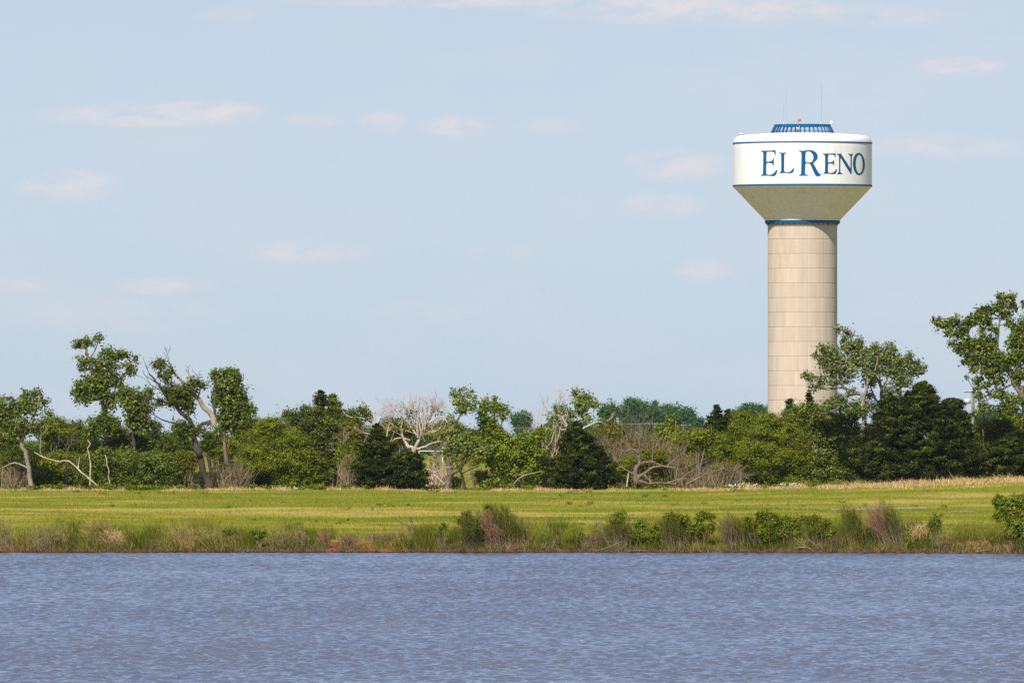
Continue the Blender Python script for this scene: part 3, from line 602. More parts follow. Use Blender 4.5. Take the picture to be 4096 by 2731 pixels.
# cedars
cedar('cedar','twin-tipped dark cedar rising behind the leafy tree left of center',D1+14,[(1563,1279,1285),(1585,1262,1302),(1600,1258,1306),(1625,1262,1318),(1660,1240,1350),(1700,1235,1375)])
cedar('cedar','pointed cedar tip just right of the twin-tipped cedar left of center',D1+17,[(1570,1324,1330),(1600,1308,1352),(1630,1300,1378),(1670,1290,1392),(1720,1280,1400)],leaf=L_DARK)
cedar('cedar','tall dark cedar with a stepped outline in front of the bare pale tree',D0-6,[(1695,1505,1511),(1715,1492,1524),(1735,1484,1540),(1760,1476,1546),(1778,1440,1560),(1790,1430,1590),(1815,1438,1572),(1840,1446,1585),(1860,1405,1620),(1880,1400,1640),(1910,1398,1650),(1952,1398,1660)])
cedar('cedar','lower rounded cedar joined to the right of the stepped cedar',D0-8,[(1812,1630,1660),(1825,1590,1698),(1850,1580,1702),(1880,1570,1700),(1905,1560,1720),(1930,1560,1727),(1952,1565,1725)])
cedar('cedar','broad bell-shaped dark cedar standing alone near the middle of the field edge',D0-6,[(1686,2300,2308),(1705,2280,2330),(1730,2262,2345),(1748,2250,2372),(1775,2228,2390),(1800,2230,2420),(1830,2215,2462),(1860,2190,2470),(1890,2180,2474),(1915,2184,2488),(1952,2184,2482)])
cedar('cedar','spiky cedar with bare-looking side sprays left of the tower',D1+10,[(1620,2862,2868),(1640,2848,2880),(1660,2838,2890),(1685,2820,2905),(1710,2818,2915),(1750,2820,2920),(1800,2830,2920)],dens=.75)
cedar('cedar','slim cedar spire beside the spiky cedar left of the tower',D1+12,[(1632,2907,2912),(1660,2892,2925),(1690,2885,2940),(1730,2880,2945),(1780,2880,2950)],dens=.9)
cedar('cedar','thin cedar spire poking up in front of the tower column',D1+16,[(1562,3234,3239),(1585,3226,3246),(1610,3220,3256),(1660,3190,3290),(1720,3180,3300)],dens=.8)
cedar('cedar','small pointed cedar tip left of the tower column base',D1+15,[(1594,3157,3162),(1606,3146,3170),(1640,3140,3180),(1700,3130,3200)],dens=.8)
cedar('cedar','very large dark cedar right of the tower, widest of all the cedars',D0-4,[(1528,3690,3698),(1545,3660,3728),(1565,3640,3742),(1590,3600,3760),(1615,3560,3790),(1650,3540,3820),(1690,3500,3850),(1740,3460,3870),(1790,3400,3900),(1840,3375,3920),(1890,3365,3930),(1932,3362,3930)],cov=3.9)
cedar('cedar','cedar shoulder with a pale-edged flat top right of the largest cedar',D0+2,[(1596,3800,3815),(1612,3770,3862),(1630,3760,3850),(1665,3750,3880),(1720,3740,3900),(1800,3740,3920),(1925,3740,3930)])
cedar('cedar','short cedar lobe against the left flank of the largest cedar',D0+1,[(1580,3545,3560),(1600,3525,3600),(1650,3490,3620),(1720,3450,3640),(1800,3400,3650),(1930,3400,3650)])
cedar('cedar','darkest low cedar at the right edge of the line',D0-2,[(1750,4020,4060),(1775,3960,4110),(1810,3920,4150),(1850,3890,4180),(1918,3880,4190)])
# bare pale trees
def fan(cx, y0, n, w, L, r, dep): return [(cx+random.uniform(-w, w)*.25, y0+random.uniform(-15, 15), random.uniform(-.75, .75), 1, L*random.uniform(.7, 1.1), r, dep) for _ in range(n)]
tree('bare_tree','large bleached leafless tree fanning out behind the stepped cedar','tree',D0+6,
 [([(1668,1955),(1668,1900),(1664,1850),(1656,1806),(1636,1785),(1618,1766)],12,6),([(1655,1812),(1666,1780),(1680,1745),(1700,1715),(1716,1680),(1730,1640),(1755,1610)],8,1.6),([(1672,1750),(1670,1700),(1660,1650),(1650,1604)],5,1.6),([(1690,1720),(1692,1670),(1688,1620)],4,1.4),([(1684,1740),(1678,1690),(1672,1640),(1678,1606)],4,1.3),([(1700,1715),(1708,1660),(1706,1612)],3.5,1.2),([(1672,1745),(1640,1700),(1628,1650),(1618,1615)],3.5,1.2),([(1716,1690),(1745,1672),(1770,1665),(1790,1690)],4,1.5),([(1668,1796),(1700,1786),(1735,1770),(1775,1765)],5,1.5),([(1640,1760),(1615,1752),(1580,1755),(1560,1775)],4,1.5),([(1620,1766),(1605,1720),(1610,1680),(1600,1640)],5,1.5),([(1725,1730),(1755,1718),(1768,1700)],4,1.2),([(1530,1790),(1545,1745),(1560,1690)],4,1.5)],
 [(1640,1660,40,30,.16),(1750,1640,30,20,.16),(1590,1700,40,40,.14),(1770,1730,30,30,.16)], L_SILVER, B_DEAD, s=4.2, auto=False,
 twigs=[(a,b,c,d,e*.62,f*.7,min(g+1,4) if g>2 else g) for a,b,c,d,e,f,g in [(1650,1606,-.3,1,36,2,2),(1688,1625,.1,1,36,2,2),(1752,1612,.4,1,30,2,2),(1600,1650,-.5,1,60,2,3),(1660,1660,-.5,1,70,2.5,3),(1680,1720,-.9,.7,90,2.5,3),(1700,1700,.1,1,90,3,3),(1720,1670,.4,1,70,2.5,3),(1612,1690,-.8,.6,80,2.2,3),(1560,1775,-1,.1,70,2,3),(1560,1690,-.3,1,50,2,3),(1775,1765,1,-.3,60,2,3),(1735,1770,.9,-.5,70,2,3),(1705,1786,.9,-.9,80,2,3),(1640,1760,-1,.6,90,2.4,3),(1760,1700,.7,.8,70,2,3),(1690,1740,1,.5,90,2.4,3),(1670,1740,-1,.5,110,2.6,3),(1730,1650,.8,.6,60,2,3),(1640,1720,-.3,1,80,2.2,3),(1545,1745,-1,.3,50,2,2)]]+[(x,y+12,dx,.9,20,1.2,3) for x,y,dx in [(1650,1610,-.3),(1688,1625,0),(1678,1612,.1),(1706,1618,.2),(1618,1620,-.4),(1752,1615,.5),(1730,1650,.4),(1640,1650,-.3),(1665,1680,-.2),(1712,1680,.2),(1720,1640,.1)]]+[(1660+random.uniform(-100,100),1700+random.uniform(-60,70),random.uniform(-1,1),random.uniform(0,1),42,1.3,3) for _ in range(34)])
tree('bare_tree','short weathered dead snag behind the stepped cedar tip, left of the bleached fan tree','tree',D0+8,
 [([(1512,1955),(1510,1860),(1508,1780),(1500,1718),(1486,1672),(1478,1636)],11,4),([(1498,1715),(1510,1690),(1522,1672)],4,1.5),([(1490,1690),(1460,1676),(1430,1668)],3.5,1.2)],
 [(1448,1640,26,16,.7),(1470,1660,24,16,.5),(1440,1680,26,20,.6)], L_DARK, B_DEAD, s=4.2, auto=False, twigs=[(1478,1640,-.5,.9,40,2.2,2),(1488,1680,.6,.9,50,2,3),(1430,1668,-1,-.2,50,2,2),(1500,1710,1,.4,60,2,3),(1500,1740,-.8,-.2,60,2,3)])
tree('slender_tree','slender crooked tree with light leaf tufts standing over the open gap','tree',D0-2,
 [([(1784,1958),(1792,1925),(1802,1892),(1794,1860),(1786,1820),(1782,1785),(1794,1752),(1804,1722),(1818,1698),(1830,1680),(1842,1660),(1862,1623)],13,3),([(1802,1898),(1818,1886),(1835,1878),(1856,1855),(1876,1830),(1896,1810)],10,3),([(1770,1958),(1778,1930),(1792,1900)],9,7),([(1842,1660),(1836,1610),(1840,1580)],3,1.2),([(1795,1875),(1805,1850),(1818,1830)],4,1.5),([(1794,1760),(1815,1745),(1830,1735)],3,1.2)],
 [(1811,1570,11,18,.7),(1852,1556,18,10,.9),(1839,1585,26,16,.8),(1822,1606,17,15,.9),(1873,1579,18,12,.8),(1886,1626,18,18,1),(1852,1616,32,26,1),(1849,1643,28,16,1),(1890,1568,7,9,.7),(1898,1586,8,8,.7),(1895,1605,10,8,.6),(1822,1640,8,6,.7),(1801,1678,22,20,.5),(1818,1725,22,22,.6),(1842,1827,34,26,1),(1825,1776,56,34,1),(1876,1769,60,38,1),(1801,1813,22,18,.9),(1880,1810,50,24,.9),(1770,1740,30,26,.5),(1930,1800,40,30,1)], L_PALE, B_MID, s=4.6, cov=3)
tree('slender_tree','dark single stem crossing the slender crooked tree at the open gap','tree',D0-4,
 [([(1860,1958),(1854,1925),(1846,1895),(1838,1878),(1850,1850),(1880,1825)],7,2.5),([(1848,1893),(1870,1882),(1893,1872),(1915,1864)],3,1)],[(1830,1862,14,12,.8),(1905,1840,36,18,.8)],L_LOCUST,B_DARK,s=4.2,cov=2.8)
tree('maple_tree','full bright green tree right of the open gap with tufted upright tips','tree',D0,
 [([(2042,1956),(2028,1925),(2012,1898),(1996,1868),(1985,1820),(1978,1740),(1975,1640)],9,3),([(2088,1956),(2074,1930),(2066,1900),(2070,1840)],6,3),([(2012,1898),(1980,1892),(1950,1888),(1925,1880)],3,1.2),([(1985,1760),(1950,1700),(1938,1620)],4,1.5),([(1990,1750),(2010,1680),(2006,1630)],4,1.5),([(2055,1935),(2085,1905),(2120,1890),(2160,1880)],4,1.4)],
 [(1944,1772,70,40,1.1),(2012,1769,66,40,1.1),(1978,1815,95,42,1.1),(2046,1820,80,50,1.1),(2114,1772,56,50),(2135,1815,50,56),(1961,1690,30,40,.9),(1930,1668,20,46,1.1),(1937,1620,20,26,1),(1944,1602,10,10,1),(1912,1607,6,8,.9),(1978,1626,28,26,.8),(1981,1590,9,11,1.1),(2005,1633,30,26,.8),(2020,1660,24,22,.6),(1975,1718,34,34,1),(1978,1925,70,28,1.1),(1925,1910,30,24,1),(1912,1895,16,10,.9),(2063,1888,70,50,1),(2124,1888,46,50,1),(2000,1860,60,40,.9),(2160,1740,30,30,.7),(1890,1745,36,24,.7)], L_BRIGHT, B_MID, s=4.0, cov=3.0)
tree('bare_tree','twisted half-dead tree with pale limbs and a leafy top behind the bell-shaped cedar','tree',D0+5,
 [([(2285,1955),(2288,1860),(2284,1780),(2272,1715),(2258,1685),(2240,1662),(2215,1660)],7,2.5),([(2272,1718),(2240,1715),(2215,1706),(2192,1692)],3,1.3),([(2284,1770),(2306,1700),(2312,1688),(2302,1640),(2298,1610)],4.5,1.5),([(2312,1690),(2345,1680),(2370,1655),(2382,1630)],4,1.3),([(2240,1715),(2238,1740),(2248,1765)],3,1.3),([(2240,1664),(2234,1640),(2230,1620)],3,1.2),([(2330,1715),(2380,1690),(2410,1688)],4,1.3)],
 [(2303,1568,14,18,1),(2331,1579,16,16,1),(2318,1606,28,22,1.1),(2345,1592,17,17,1.1),(2370,1616,26,15,1.1),(2331,1628,28,22,1),(2321,1648,18,16,.9),(2388,1618,9,10,.7),(2219,1670,36,22,.4),(2284,1657,22,22,.7),(2345,1670,26,18,.8),(2260,1640,20,16,.4),(2190,1720,30,30,.4),(2400,1690,26,18,.6)], L_PALE, B_DEAD, s=4.8,auto=False,
 twigs=[(2215,1660,-.8,.5,50,2,3),(2192,1692,-1,-.1,50,2,3),(2230,1622,.1,1,40,2,2),(2240,1662,-.2,1,50,2,3),(2248,1765,-.2,-1,40,2,2),(2298,1612,-.1,1,40,1.6,2),(2382,1630,.2,1,30,1.4,2),(2220,1708,-.9,-.4,60,1.8,3),(2410,1688,1,.3,40,1.6,2),(2272,1715,-.9,.9,60,2,3),(2260,1690,.2,1,60,2,3)])
tree('bare_tree','pale bare stem leaning left below the twisted half-dead tree','tree',D0+2,[([(2150,1956),(2170,1900),(2152,1850),(2180,1805),(2208,1760)],4,1.5)],(),None,B_DEAD,twigs=[(2208,1760,.1,1,70,2,3),(2180,1805,-.5,1,90,2,3),(2200,1870,.1,1,100,2.4,3),(2230,1880,-.3,.6,80,2,3)])
G = tree('gnarled_tree','gnarled low tree with a knotted stump and long arching bare limbs','tree',D0-7,
 [([(2549,1945),(2545,1920),(2540,1888),(2545,1870),(2559,1851),(2558,1825),(2552,1810),(2535,1800),(2515,1800),(2501,1806)],12,3),([(2548,1925),(2556,1905),(2576,1894),(2590,1884),(2612,1870),(2644,1864),(2680,1868),(2719,1878)],8,2),([(2553,1860),(2575,1850),(2610,1847),(2630,1855),(2660,1866)],6,2.5),([(2576,1894),(2592,1915),(2598,1935)],6,5),([(2670,1862),(2700,1835),(2730,1815)],3,1),([(2535,1895),(2515,1885),(2490,1870),(2475,1855)],4,1.5)],
 (),None,B_MID,twigs=[(2501,1806,-.8,.2,60,2.2,3),(2535,1800,-.3,1,90,2.5,3),(2552,1812,.3,1,90,2.5,3),(2475,1855,-.8,.5,60,2,3),(2610,1847,.2,1,90,2,3),(2719,1878,.8,.2,60,1.8,3),(2730,1815,.6,.8,60,1.6,2)])
V, Fc = tubes([(np.array([P(2554,1932,D0-7.5), P(2553,1931,D0-7.9)]), np.array([.30, .22]))], 10); mesh_obj('knot', V, Fc, B_DARK, G, np.array(G.location))
# brown twiggy thicket: each a shrub of upright bare stems with sparse leaf
def thicket(label, cx, ytop, w, D, n=260, leafcov=.6, lean=.1, mat=None, leaf=None, group='bare brown thickets among the trees', ybase=1950):
    k = D/F; bx = (cx-2048)*k; loc = np.array([bx, D, float(gz(bx, D))]); root = thing('thicket_shrub', loc, label, 'shrub', group)
    H = (ybase-ytop)*k; B = np.stack([bx+rng.normal(0, w*k*.35, n), D+rng.normal(0, .8, n), np.zeros(n)], 1); B[:, 2] = gz(B[:, 0], B[:, 1])
    a = rng.uniform(-1, 1, n); T = B+np.stack([a*w*k*.55+lean*H, rng.normal(0, .8, n), H*rng.uniform(.55, 1.02, n)*(1-.25*a*a)], 1)
    B2 = B+(T-B)*rng.uniform(0, .45, n)[:, None]
    V1, F1 = strands(B, T, 1.5*k, .12); 
    m = n*3; ids = rng.integers(0, n, m); tt = rng.uniform(.3, .95, m)[:, None]; b3 = B[ids]+(T[ids]-B[ids])*tt+np.array([0, 0, .12])*H*(1-np.abs(tt*2-1)); 
    t3 = b3+(T[ids]-B[ids])*.22+rng.normal(size=(m, 3))*np.array([.5, .4, .22])*H*.16
    V2, F2 = strands(b3, t3, 1.0*k, .05)
    mesh_obj('stems', np.concatenate([V1, V2]), np.concatenate([F1, F2+len(V1)]), mat or B_TWIG, root, loc)
    if leafcov:
        y0 = (ytop+ybase)/2
        V, Fc, R = blob_leaves([(cx+lean*H/k*.5, y0-.12*(ybase-ytop), w*.62, (ybase-ytop)*.42, leafcov), (cx+lean*H/k*.8, ytop+.2*(ybase-ytop), w*.5, (ybase-ytop)*.22, leafcov)], D, 3.8, .6, 2.2, 13, 12)
        mesh_obj('foliage', V, Fc, leaf or L_OLIVE, root, loc, rnd=R)
    return root
thicket('olive and brown thicket mound right of the bell-shaped cedar',2445,1690,120,D1,260,.9)
thicket('grey-brown bare thicket behind the gnarled tree',2560,1725,130,D1-3,420,.30)
thicket('reddish brown bare thicket right of the gnarled tree',2650,1790,120,D1-6,380,.25)
thicket('brown thicket under the light green feathery tree left of the tower',2780,1820,130,D1-9,380,.35)
thicket('dark brown thicket below the spiky cedar left of the tower',2890,1840,110,D0+4,340,.3)
thicket('brown twiggy thicket below the leafy tree left of the stepped cedar',1390,1820,60,D0+3,160,.3)
thicket('grey twiggy brush in shade right of the broken tree trunk',925,1840,80,D0+4,260,.25)
thicket('pale straw-colored brush right of the stepped cedars',1735,1830,40,D0+1,140,.25,mat=B_DEAD)
thicket('grey brush at the foot of the leftmost pale tree',60,1850,70,D0+6,240,.2)
thicket('small brown brush with pale stems under the broken tree',790,1880,50,D0+6,160,.15)
thicket('olive brush between the bright green tree and the bell-shaped cedar',2165,1800,50,D0+3,200,.8)
# leafy understorey, each its own shrub
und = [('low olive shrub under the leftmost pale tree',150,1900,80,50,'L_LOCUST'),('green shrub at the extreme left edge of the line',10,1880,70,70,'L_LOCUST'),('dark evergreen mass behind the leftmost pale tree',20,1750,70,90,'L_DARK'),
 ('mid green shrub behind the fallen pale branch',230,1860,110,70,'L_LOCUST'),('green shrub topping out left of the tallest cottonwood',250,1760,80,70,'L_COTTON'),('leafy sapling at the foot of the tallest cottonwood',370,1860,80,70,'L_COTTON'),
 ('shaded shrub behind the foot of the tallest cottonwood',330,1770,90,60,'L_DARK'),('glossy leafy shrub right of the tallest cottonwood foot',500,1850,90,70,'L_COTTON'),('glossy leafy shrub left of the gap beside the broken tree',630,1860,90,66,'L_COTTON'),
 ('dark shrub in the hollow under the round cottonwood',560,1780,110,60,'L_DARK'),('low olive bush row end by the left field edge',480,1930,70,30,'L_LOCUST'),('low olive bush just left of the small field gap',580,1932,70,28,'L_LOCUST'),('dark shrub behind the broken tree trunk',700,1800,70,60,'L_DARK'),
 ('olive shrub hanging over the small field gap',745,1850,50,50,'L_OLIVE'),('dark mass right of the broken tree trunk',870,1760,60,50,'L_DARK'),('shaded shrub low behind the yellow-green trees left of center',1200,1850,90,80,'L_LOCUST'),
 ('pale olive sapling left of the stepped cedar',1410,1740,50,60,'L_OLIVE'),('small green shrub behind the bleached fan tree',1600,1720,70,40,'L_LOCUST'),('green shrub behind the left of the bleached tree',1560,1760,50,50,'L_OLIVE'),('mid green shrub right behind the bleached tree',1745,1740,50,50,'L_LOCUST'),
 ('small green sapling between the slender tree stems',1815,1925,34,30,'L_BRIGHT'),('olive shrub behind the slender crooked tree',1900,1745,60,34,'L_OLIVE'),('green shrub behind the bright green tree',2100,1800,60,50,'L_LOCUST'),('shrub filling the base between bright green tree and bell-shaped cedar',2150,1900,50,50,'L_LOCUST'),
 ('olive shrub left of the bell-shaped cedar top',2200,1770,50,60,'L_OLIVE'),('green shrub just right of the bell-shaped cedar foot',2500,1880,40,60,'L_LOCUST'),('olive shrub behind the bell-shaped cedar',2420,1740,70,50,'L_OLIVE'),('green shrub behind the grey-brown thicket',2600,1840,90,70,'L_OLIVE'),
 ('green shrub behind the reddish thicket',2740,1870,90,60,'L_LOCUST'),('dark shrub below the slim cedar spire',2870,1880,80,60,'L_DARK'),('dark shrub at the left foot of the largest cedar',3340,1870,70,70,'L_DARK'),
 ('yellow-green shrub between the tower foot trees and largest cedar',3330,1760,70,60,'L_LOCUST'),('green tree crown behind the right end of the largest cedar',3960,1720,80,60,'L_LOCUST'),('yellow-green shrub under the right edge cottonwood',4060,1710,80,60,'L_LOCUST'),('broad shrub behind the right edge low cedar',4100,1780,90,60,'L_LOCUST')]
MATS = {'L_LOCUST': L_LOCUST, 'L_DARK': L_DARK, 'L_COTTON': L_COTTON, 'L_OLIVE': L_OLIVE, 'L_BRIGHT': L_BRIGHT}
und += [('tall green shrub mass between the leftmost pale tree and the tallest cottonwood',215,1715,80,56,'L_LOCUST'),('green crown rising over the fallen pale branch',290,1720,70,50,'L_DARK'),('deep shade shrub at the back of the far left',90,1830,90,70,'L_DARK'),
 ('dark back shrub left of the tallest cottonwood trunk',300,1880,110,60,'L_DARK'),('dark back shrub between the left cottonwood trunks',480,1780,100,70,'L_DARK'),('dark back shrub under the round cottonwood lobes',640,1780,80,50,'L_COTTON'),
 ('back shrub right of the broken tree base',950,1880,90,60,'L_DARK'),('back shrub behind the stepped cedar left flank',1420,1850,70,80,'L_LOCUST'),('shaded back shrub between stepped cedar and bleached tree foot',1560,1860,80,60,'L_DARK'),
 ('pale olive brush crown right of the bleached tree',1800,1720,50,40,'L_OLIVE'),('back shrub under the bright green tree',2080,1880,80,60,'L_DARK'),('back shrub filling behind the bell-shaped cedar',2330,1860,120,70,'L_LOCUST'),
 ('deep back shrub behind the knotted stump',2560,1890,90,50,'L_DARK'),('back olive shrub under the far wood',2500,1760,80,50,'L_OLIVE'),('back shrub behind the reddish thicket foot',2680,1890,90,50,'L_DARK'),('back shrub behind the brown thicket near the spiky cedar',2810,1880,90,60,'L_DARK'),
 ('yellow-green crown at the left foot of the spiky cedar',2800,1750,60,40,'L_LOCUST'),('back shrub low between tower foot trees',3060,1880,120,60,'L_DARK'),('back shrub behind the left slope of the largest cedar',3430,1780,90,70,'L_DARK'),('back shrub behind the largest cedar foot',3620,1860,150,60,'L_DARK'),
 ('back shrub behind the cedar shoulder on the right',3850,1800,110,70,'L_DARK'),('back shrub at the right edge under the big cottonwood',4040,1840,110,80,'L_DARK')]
for i, (lb, x, y, rx, ry, mt) in enumerate(und):
    bl = [(x, y, rx*.8, ry*.8, 1)]+[(x+rng.uniform(-.7, .7)*rx, y+rng.uniform(-.6, .5)*ry, rx*rng.uniform(.35, .55), ry*rng.uniform(.35, .55), 1) for _ in range(5)]
    if y+ry < 1940 and not 1610 < x < 2000 and 'crown' not in lb: bl += [(x-rx*.35, 1915, rx*.5, 32, .8), (x+rx*.35, 1920, rx*.5, 28, .8)]
    tree('understorey_shrub', lb, 'shrub', D0+1-(i % 3) if ('glossy' in lb or 'leafy sapling' in lb) else D0+8+(i*7) % 17, (), bl, MATS[mt], B_MID, s=4.0, w=.5, cov=3.8, clus=16, per=40, flat=.65, group='leafy shrubs under the trees', base=x)
# fallen and lying limbs
def log(name, label, polys_px, D, mat, cat='fallen branch', group='fallen branches at the foot of the trees', jit=.5):
    k = D/F; c = polys_px[0][0][0]; bx = (c[0]-2048)*k; loc = np.array([bx, D, float(gz(bx, D))])
    V, Fc = [], []; out = []
    for pts, r0, r1 in polys_px:
        w3 = []
        for (x, y) in pts:
            p = P(x, y, D, rng.uniform(-6, 6)*k); p[2] = max(p[2], float(gz(p[0], p[1]))+r0*k*.3); w3.append(p)
        q, r = smooth_poly(w3, r0*k, r1*k, jit=jit*k); out.append((q, r))
    V, Fc = tubes(out, 6); o = mesh_obj(name, V, Fc, mat, None, loc, smooth=True); o.location = loc; return tag(o, label, cat, group)
log('fallen_branch','long pale branch slanting down to the grass near the left cottonwoods',[([(392,1944),(372,1928),(350,1908),(325,1888),(312,1876),(285,1850),(262,1842),(240,1846),(220,1842),(190,1834),(165,1824),(138,1808)],4,1.8),([(312,1878),(315,1850),(320,1825)],3,1.5),([(170,1826),(160,1805)],2,1)],D0-4,B_DEAD)
log('dead_sapling','pale upright dead stem by the foot of the tallest cottonwood',[([(437,1948),(438,1925),(433,1905),(436,1880),(428,1858),(426,1835),(420,1818)],2.6,1.4)],D0-5,B_DEAD,'dead tree')
log('dead_tree','pale snapped trunk in the brush right of the leftmost tree',[([(360,1940),(362,1860),(356,1815),(350,1795),(360,1775),(350,1760)],3,1.3)],D0-3,B_DEAD,'dead tree')
log('fallen_branch','long bare limb lying on the grass right of the knotted stump',[([(2556,1922),(2575,1928),(2593,1934),(2625,1931),(2664,1932),(2705,1935)],5,3)],D0-9,B_MID)
log('fallen_branch','bare limb rising rightward from the grass toward the brown thicket',[([(2660,1934),(2685,1925),(2729,1914),(2780,1916),(2820,1908)],4,1.6),([(2749,1936),(2780,1918),(2814,1902),(2856,1886),(2899,1871)],5,1.8),([(2710,1928),(2740,1900),(2790,1870),(2815,1850)],3,1)],D0-8,B_MID)
log('fallen_branch','pinkish bare branch in the brush left of the open gap',[([(1778,1935),(1752,1910),(1725,1895),(1700,1900)],3,2),([(1728,1893),(1760,1880),(1790,1868),(1830,1865)],2.5,1)],D0-3,B_DEAD)
log('dead_sapling','thin white leaning dead stem left of the knotted stump',[([(2508,1946),(2511,1915),(2515,1890)],3,2)],D0-8,B_DEAD,'dead tree')
log('fallen_branch','thin bare limb low in front of the bright green tree',[([(2056,1935),(2070,1918),(2095,1902),(2125,1893),(2165,1885)],3.5,1.5),([(2052,1905),(2065,1898),(2090,1898)],2,1)],D0-6,B_PALE)
# tall trees right of the tower
tree('cottonwood','airy pale-limbed cottonwood overlapping the right side of the tower column','tree',D0+8,
 [([(3456,1945),(3458,1850),(3456,1760),(3454,1676),(3450,1600),(3440,1570),(3415,1578),(3374,1546),(3360,1510),(3350,1460)],13,4),([(3452,1610),(3458,1575),(3470,1540),(3465,1480),(3440,1420)],8,2.5),([(3360,1520),(3385,1440),(3395,1390),(3385,1340)],4,1.6),([(3374,1546),(3330,1500),(3310,1440)],4,1.6),([(3470,1540),(3500,1480),(3510,1430)],4,1.6)],
 [(3351,1312,9,13),(3350,1330,8,8,.8),(3388,1331,18,16),(3400,1340,12,9,.8),(3374,1358,13,13),(3372,1385,14,14,.7),(3400,1378,26,20),(3397,1395,34,18,.8),(3436,1368,11,22),(3282,1390,16,15,.9),(3300,1404,20,15),(3325,1402,34,20),(3259,1422,12,10,.9),(3305,1436,44,28,1),(3351,1432,35,32,.9),(3333,1473,54,28,.9),(3420,1427,35,30,.8),(3397,1478,46,32,.9),(3223,1496,12,15,.8),(3230,1510,14,10,.8),(3246,1512,24,15,1),(3278,1519,18,16,1),(3250,1548,20,12,.9),(3280,1545,12,10,.8),(3328,1524,40,18,.9),(3388,1522,26,14,.8),(3328,1611,40,20,1),(3305,1622,26,14,1),(3374,1592,35,20,.9),(3397,1632,50,24,1),(3466,1441,36,30,.9),(3480,1487,36,32,.8),(3445,1395,20,14,.7),(3400,1560,20,14,.6),(3440,1640,40,26,.9)], L_SILVER, B_PALE, s=4.5, cov=2.9)
tree('cottonwood','grey-green cottonwood with upswept round crown between tower and right edge','tree',D0+10,
 [([(3532,1945),(3534,1850),(3532,1740),(3530,1643),(3527,1590),(3524,1545),(3505,1510),(3500,1470)],11,3.5),([(3529,1600),(3560,1570),(3606,1548),(3616,1510),(3640,1480)],6,2),([(3526,1550),(3550,1510),(3565,1460),(3570,1420)],5,2),([(3530,1640),(3490,1570),(3478,1530)],4,2),([(3524,1550),(3516,1480),(3510,1430)],4,2)],
 [(3422,1388,28,26,.9),(3427,1443,30,30,.9),(3503,1383,15,14,.9),(3495,1400,26,16,.9),(3481,1410,26,16,.9),(3568,1378,12,12,.9),(3548,1388,14,10,.8),(3572,1395,20,14,.9),(3541,1416,42,24,.9),(3514,1437,46,26,.9),(3579,1443,56,30,.95),(3638,1424,15,14,.9),(3628,1440,24,14,.9),(3617,1459,38,22,.9),(3668,1448,16,12,.9),(3660,1462,26,16,.9),(3698,1474,14,10,.9),(3690,1486,14,8,.8),(3672,1480,22,12,.8),(3644,1491,36,18,.8),(3563,1486,46,26,.85),(3508,1475,36,26,.9),(3481,1529,36,24,.7),(3584,1529,42,20,.7),(3628,1529,26,20,.8),(3600,1500,40,22,.8),(3481,1580,22,15,.7),(3449,1616,36,24,.8),(3545,1560,30,16,.6),(3480,1625,40,24,.8),(3590,1570,30,16,.7)], L_SILVER, B_PALE, s=4.4, cov=2.9, w=.6)
tree('cottonwood','large dark glossy cottonwood cut off by the right edge of the picture','tree',D0+4,
 [([(4140,1945),(4128,1800),(4112,1660),(4100,1590),(4085,1550),(4060,1540),(4045,1500),(4020,1450),(3990,1400),(3960,1360)],20,6),([(4100,1600),(4060,1550),(4045,1510)],10,5),([(4020,1450),(3960,1400),(3888,1356),(3830,1330)],6,2.5),([(4112,1640),(4130,1500),(4110,1380),(4090,1300)],9,3),([(4060,1530),(4000,1560),(3960,1590),(3930,1610)],5,2),([(3990,1400),(3995,1300),(4020,1230)],5,2),([(4140,1700),(4200,1560),(4260,1450)],8,3),([(4085,1560),(4120,1550),(4160,1530)],8,3)],
 [(3747,1283,16,18),(3752,1300,14,10),(3769,1306,18,11),(3812,1289,38,20,1.1),(3785,1300,20,14),(3801,1334,20,15),(3844,1325,34,28,1.1),(3888,1278,32,20,1.1),(3866,1300,20,18),(3866,1378,45,32,1.1),(3801,1380,16,10),(3823,1404,14,11),(3836,1390,18,18,.9),(3953,1240,46,20,1.1),(3920,1254,26,20,1.1),(3985,1225,18,14),(4002,1186,18,13,1.1),(4040,1190,26,16,1.1),(4052,1222,16,22,1),(4015,1218,30,16,.9),(4023,1254,34,22,1),(3942,1285,32,14,.9),(3930,1268,30,14),(3975,1318,26,16,1),(3925,1330,16,26,1),(4040,1292,22,22,1),(4078,1323,36,44,1.2),(4061,1367,40,36,1.1),(3920,1378,56,30,1.1),(3965,1368,30,24,1),(3942,1421,64,30,1.2),(3888,1437,30,26,1),(3862,1425,18,16,.8),(3850,1452,10,13),(4023,1437,66,36,1.2),(4078,1421,40,40,1.2),(3969,1475,76,30,1.1),(3893,1475,16,12,.9),(3866,1511,9,8),(3915,1519,26,16,.9),(3996,1519,46,20,.9),(4072,1497,36,36,1),(3915,1551,26,15,.8),(3985,1573,42,20,.8),(3950,1540,26,12,.8),(4050,1600,56,30,1),(3920,1587,22,16,.8),(4023,1636,56,26,1),(3931,1625,34,16,.8),(3904,1652,22,15,.8),(4092,1222,8,20,.9),(4160,1300,80,80,1.2),(4160,1420,80,70,1.2),(4240,1380,80,100,1.1),(4150,1540,60,60,1.1),(4230,1540,80,80,1.1),(4180,1240,70,50,1),(4150,1640,80,50,1)], L_COTTON, B_MID, s=4.9, cov=3.2)
tree('broadleaf_tree','mid-green tree behind and below the right edge cottonwood','tree',D1+6,[([(3995,1940),(3990,1800),(3985,1740)],8,4)],[(3990,1720,50,40),(3950,1700,40,26),(4040,1690,60,40),(3930,1740,40,40),(4090,1740,60,50)],L_DARK,B_MID,s=4.4,cov=2.8)

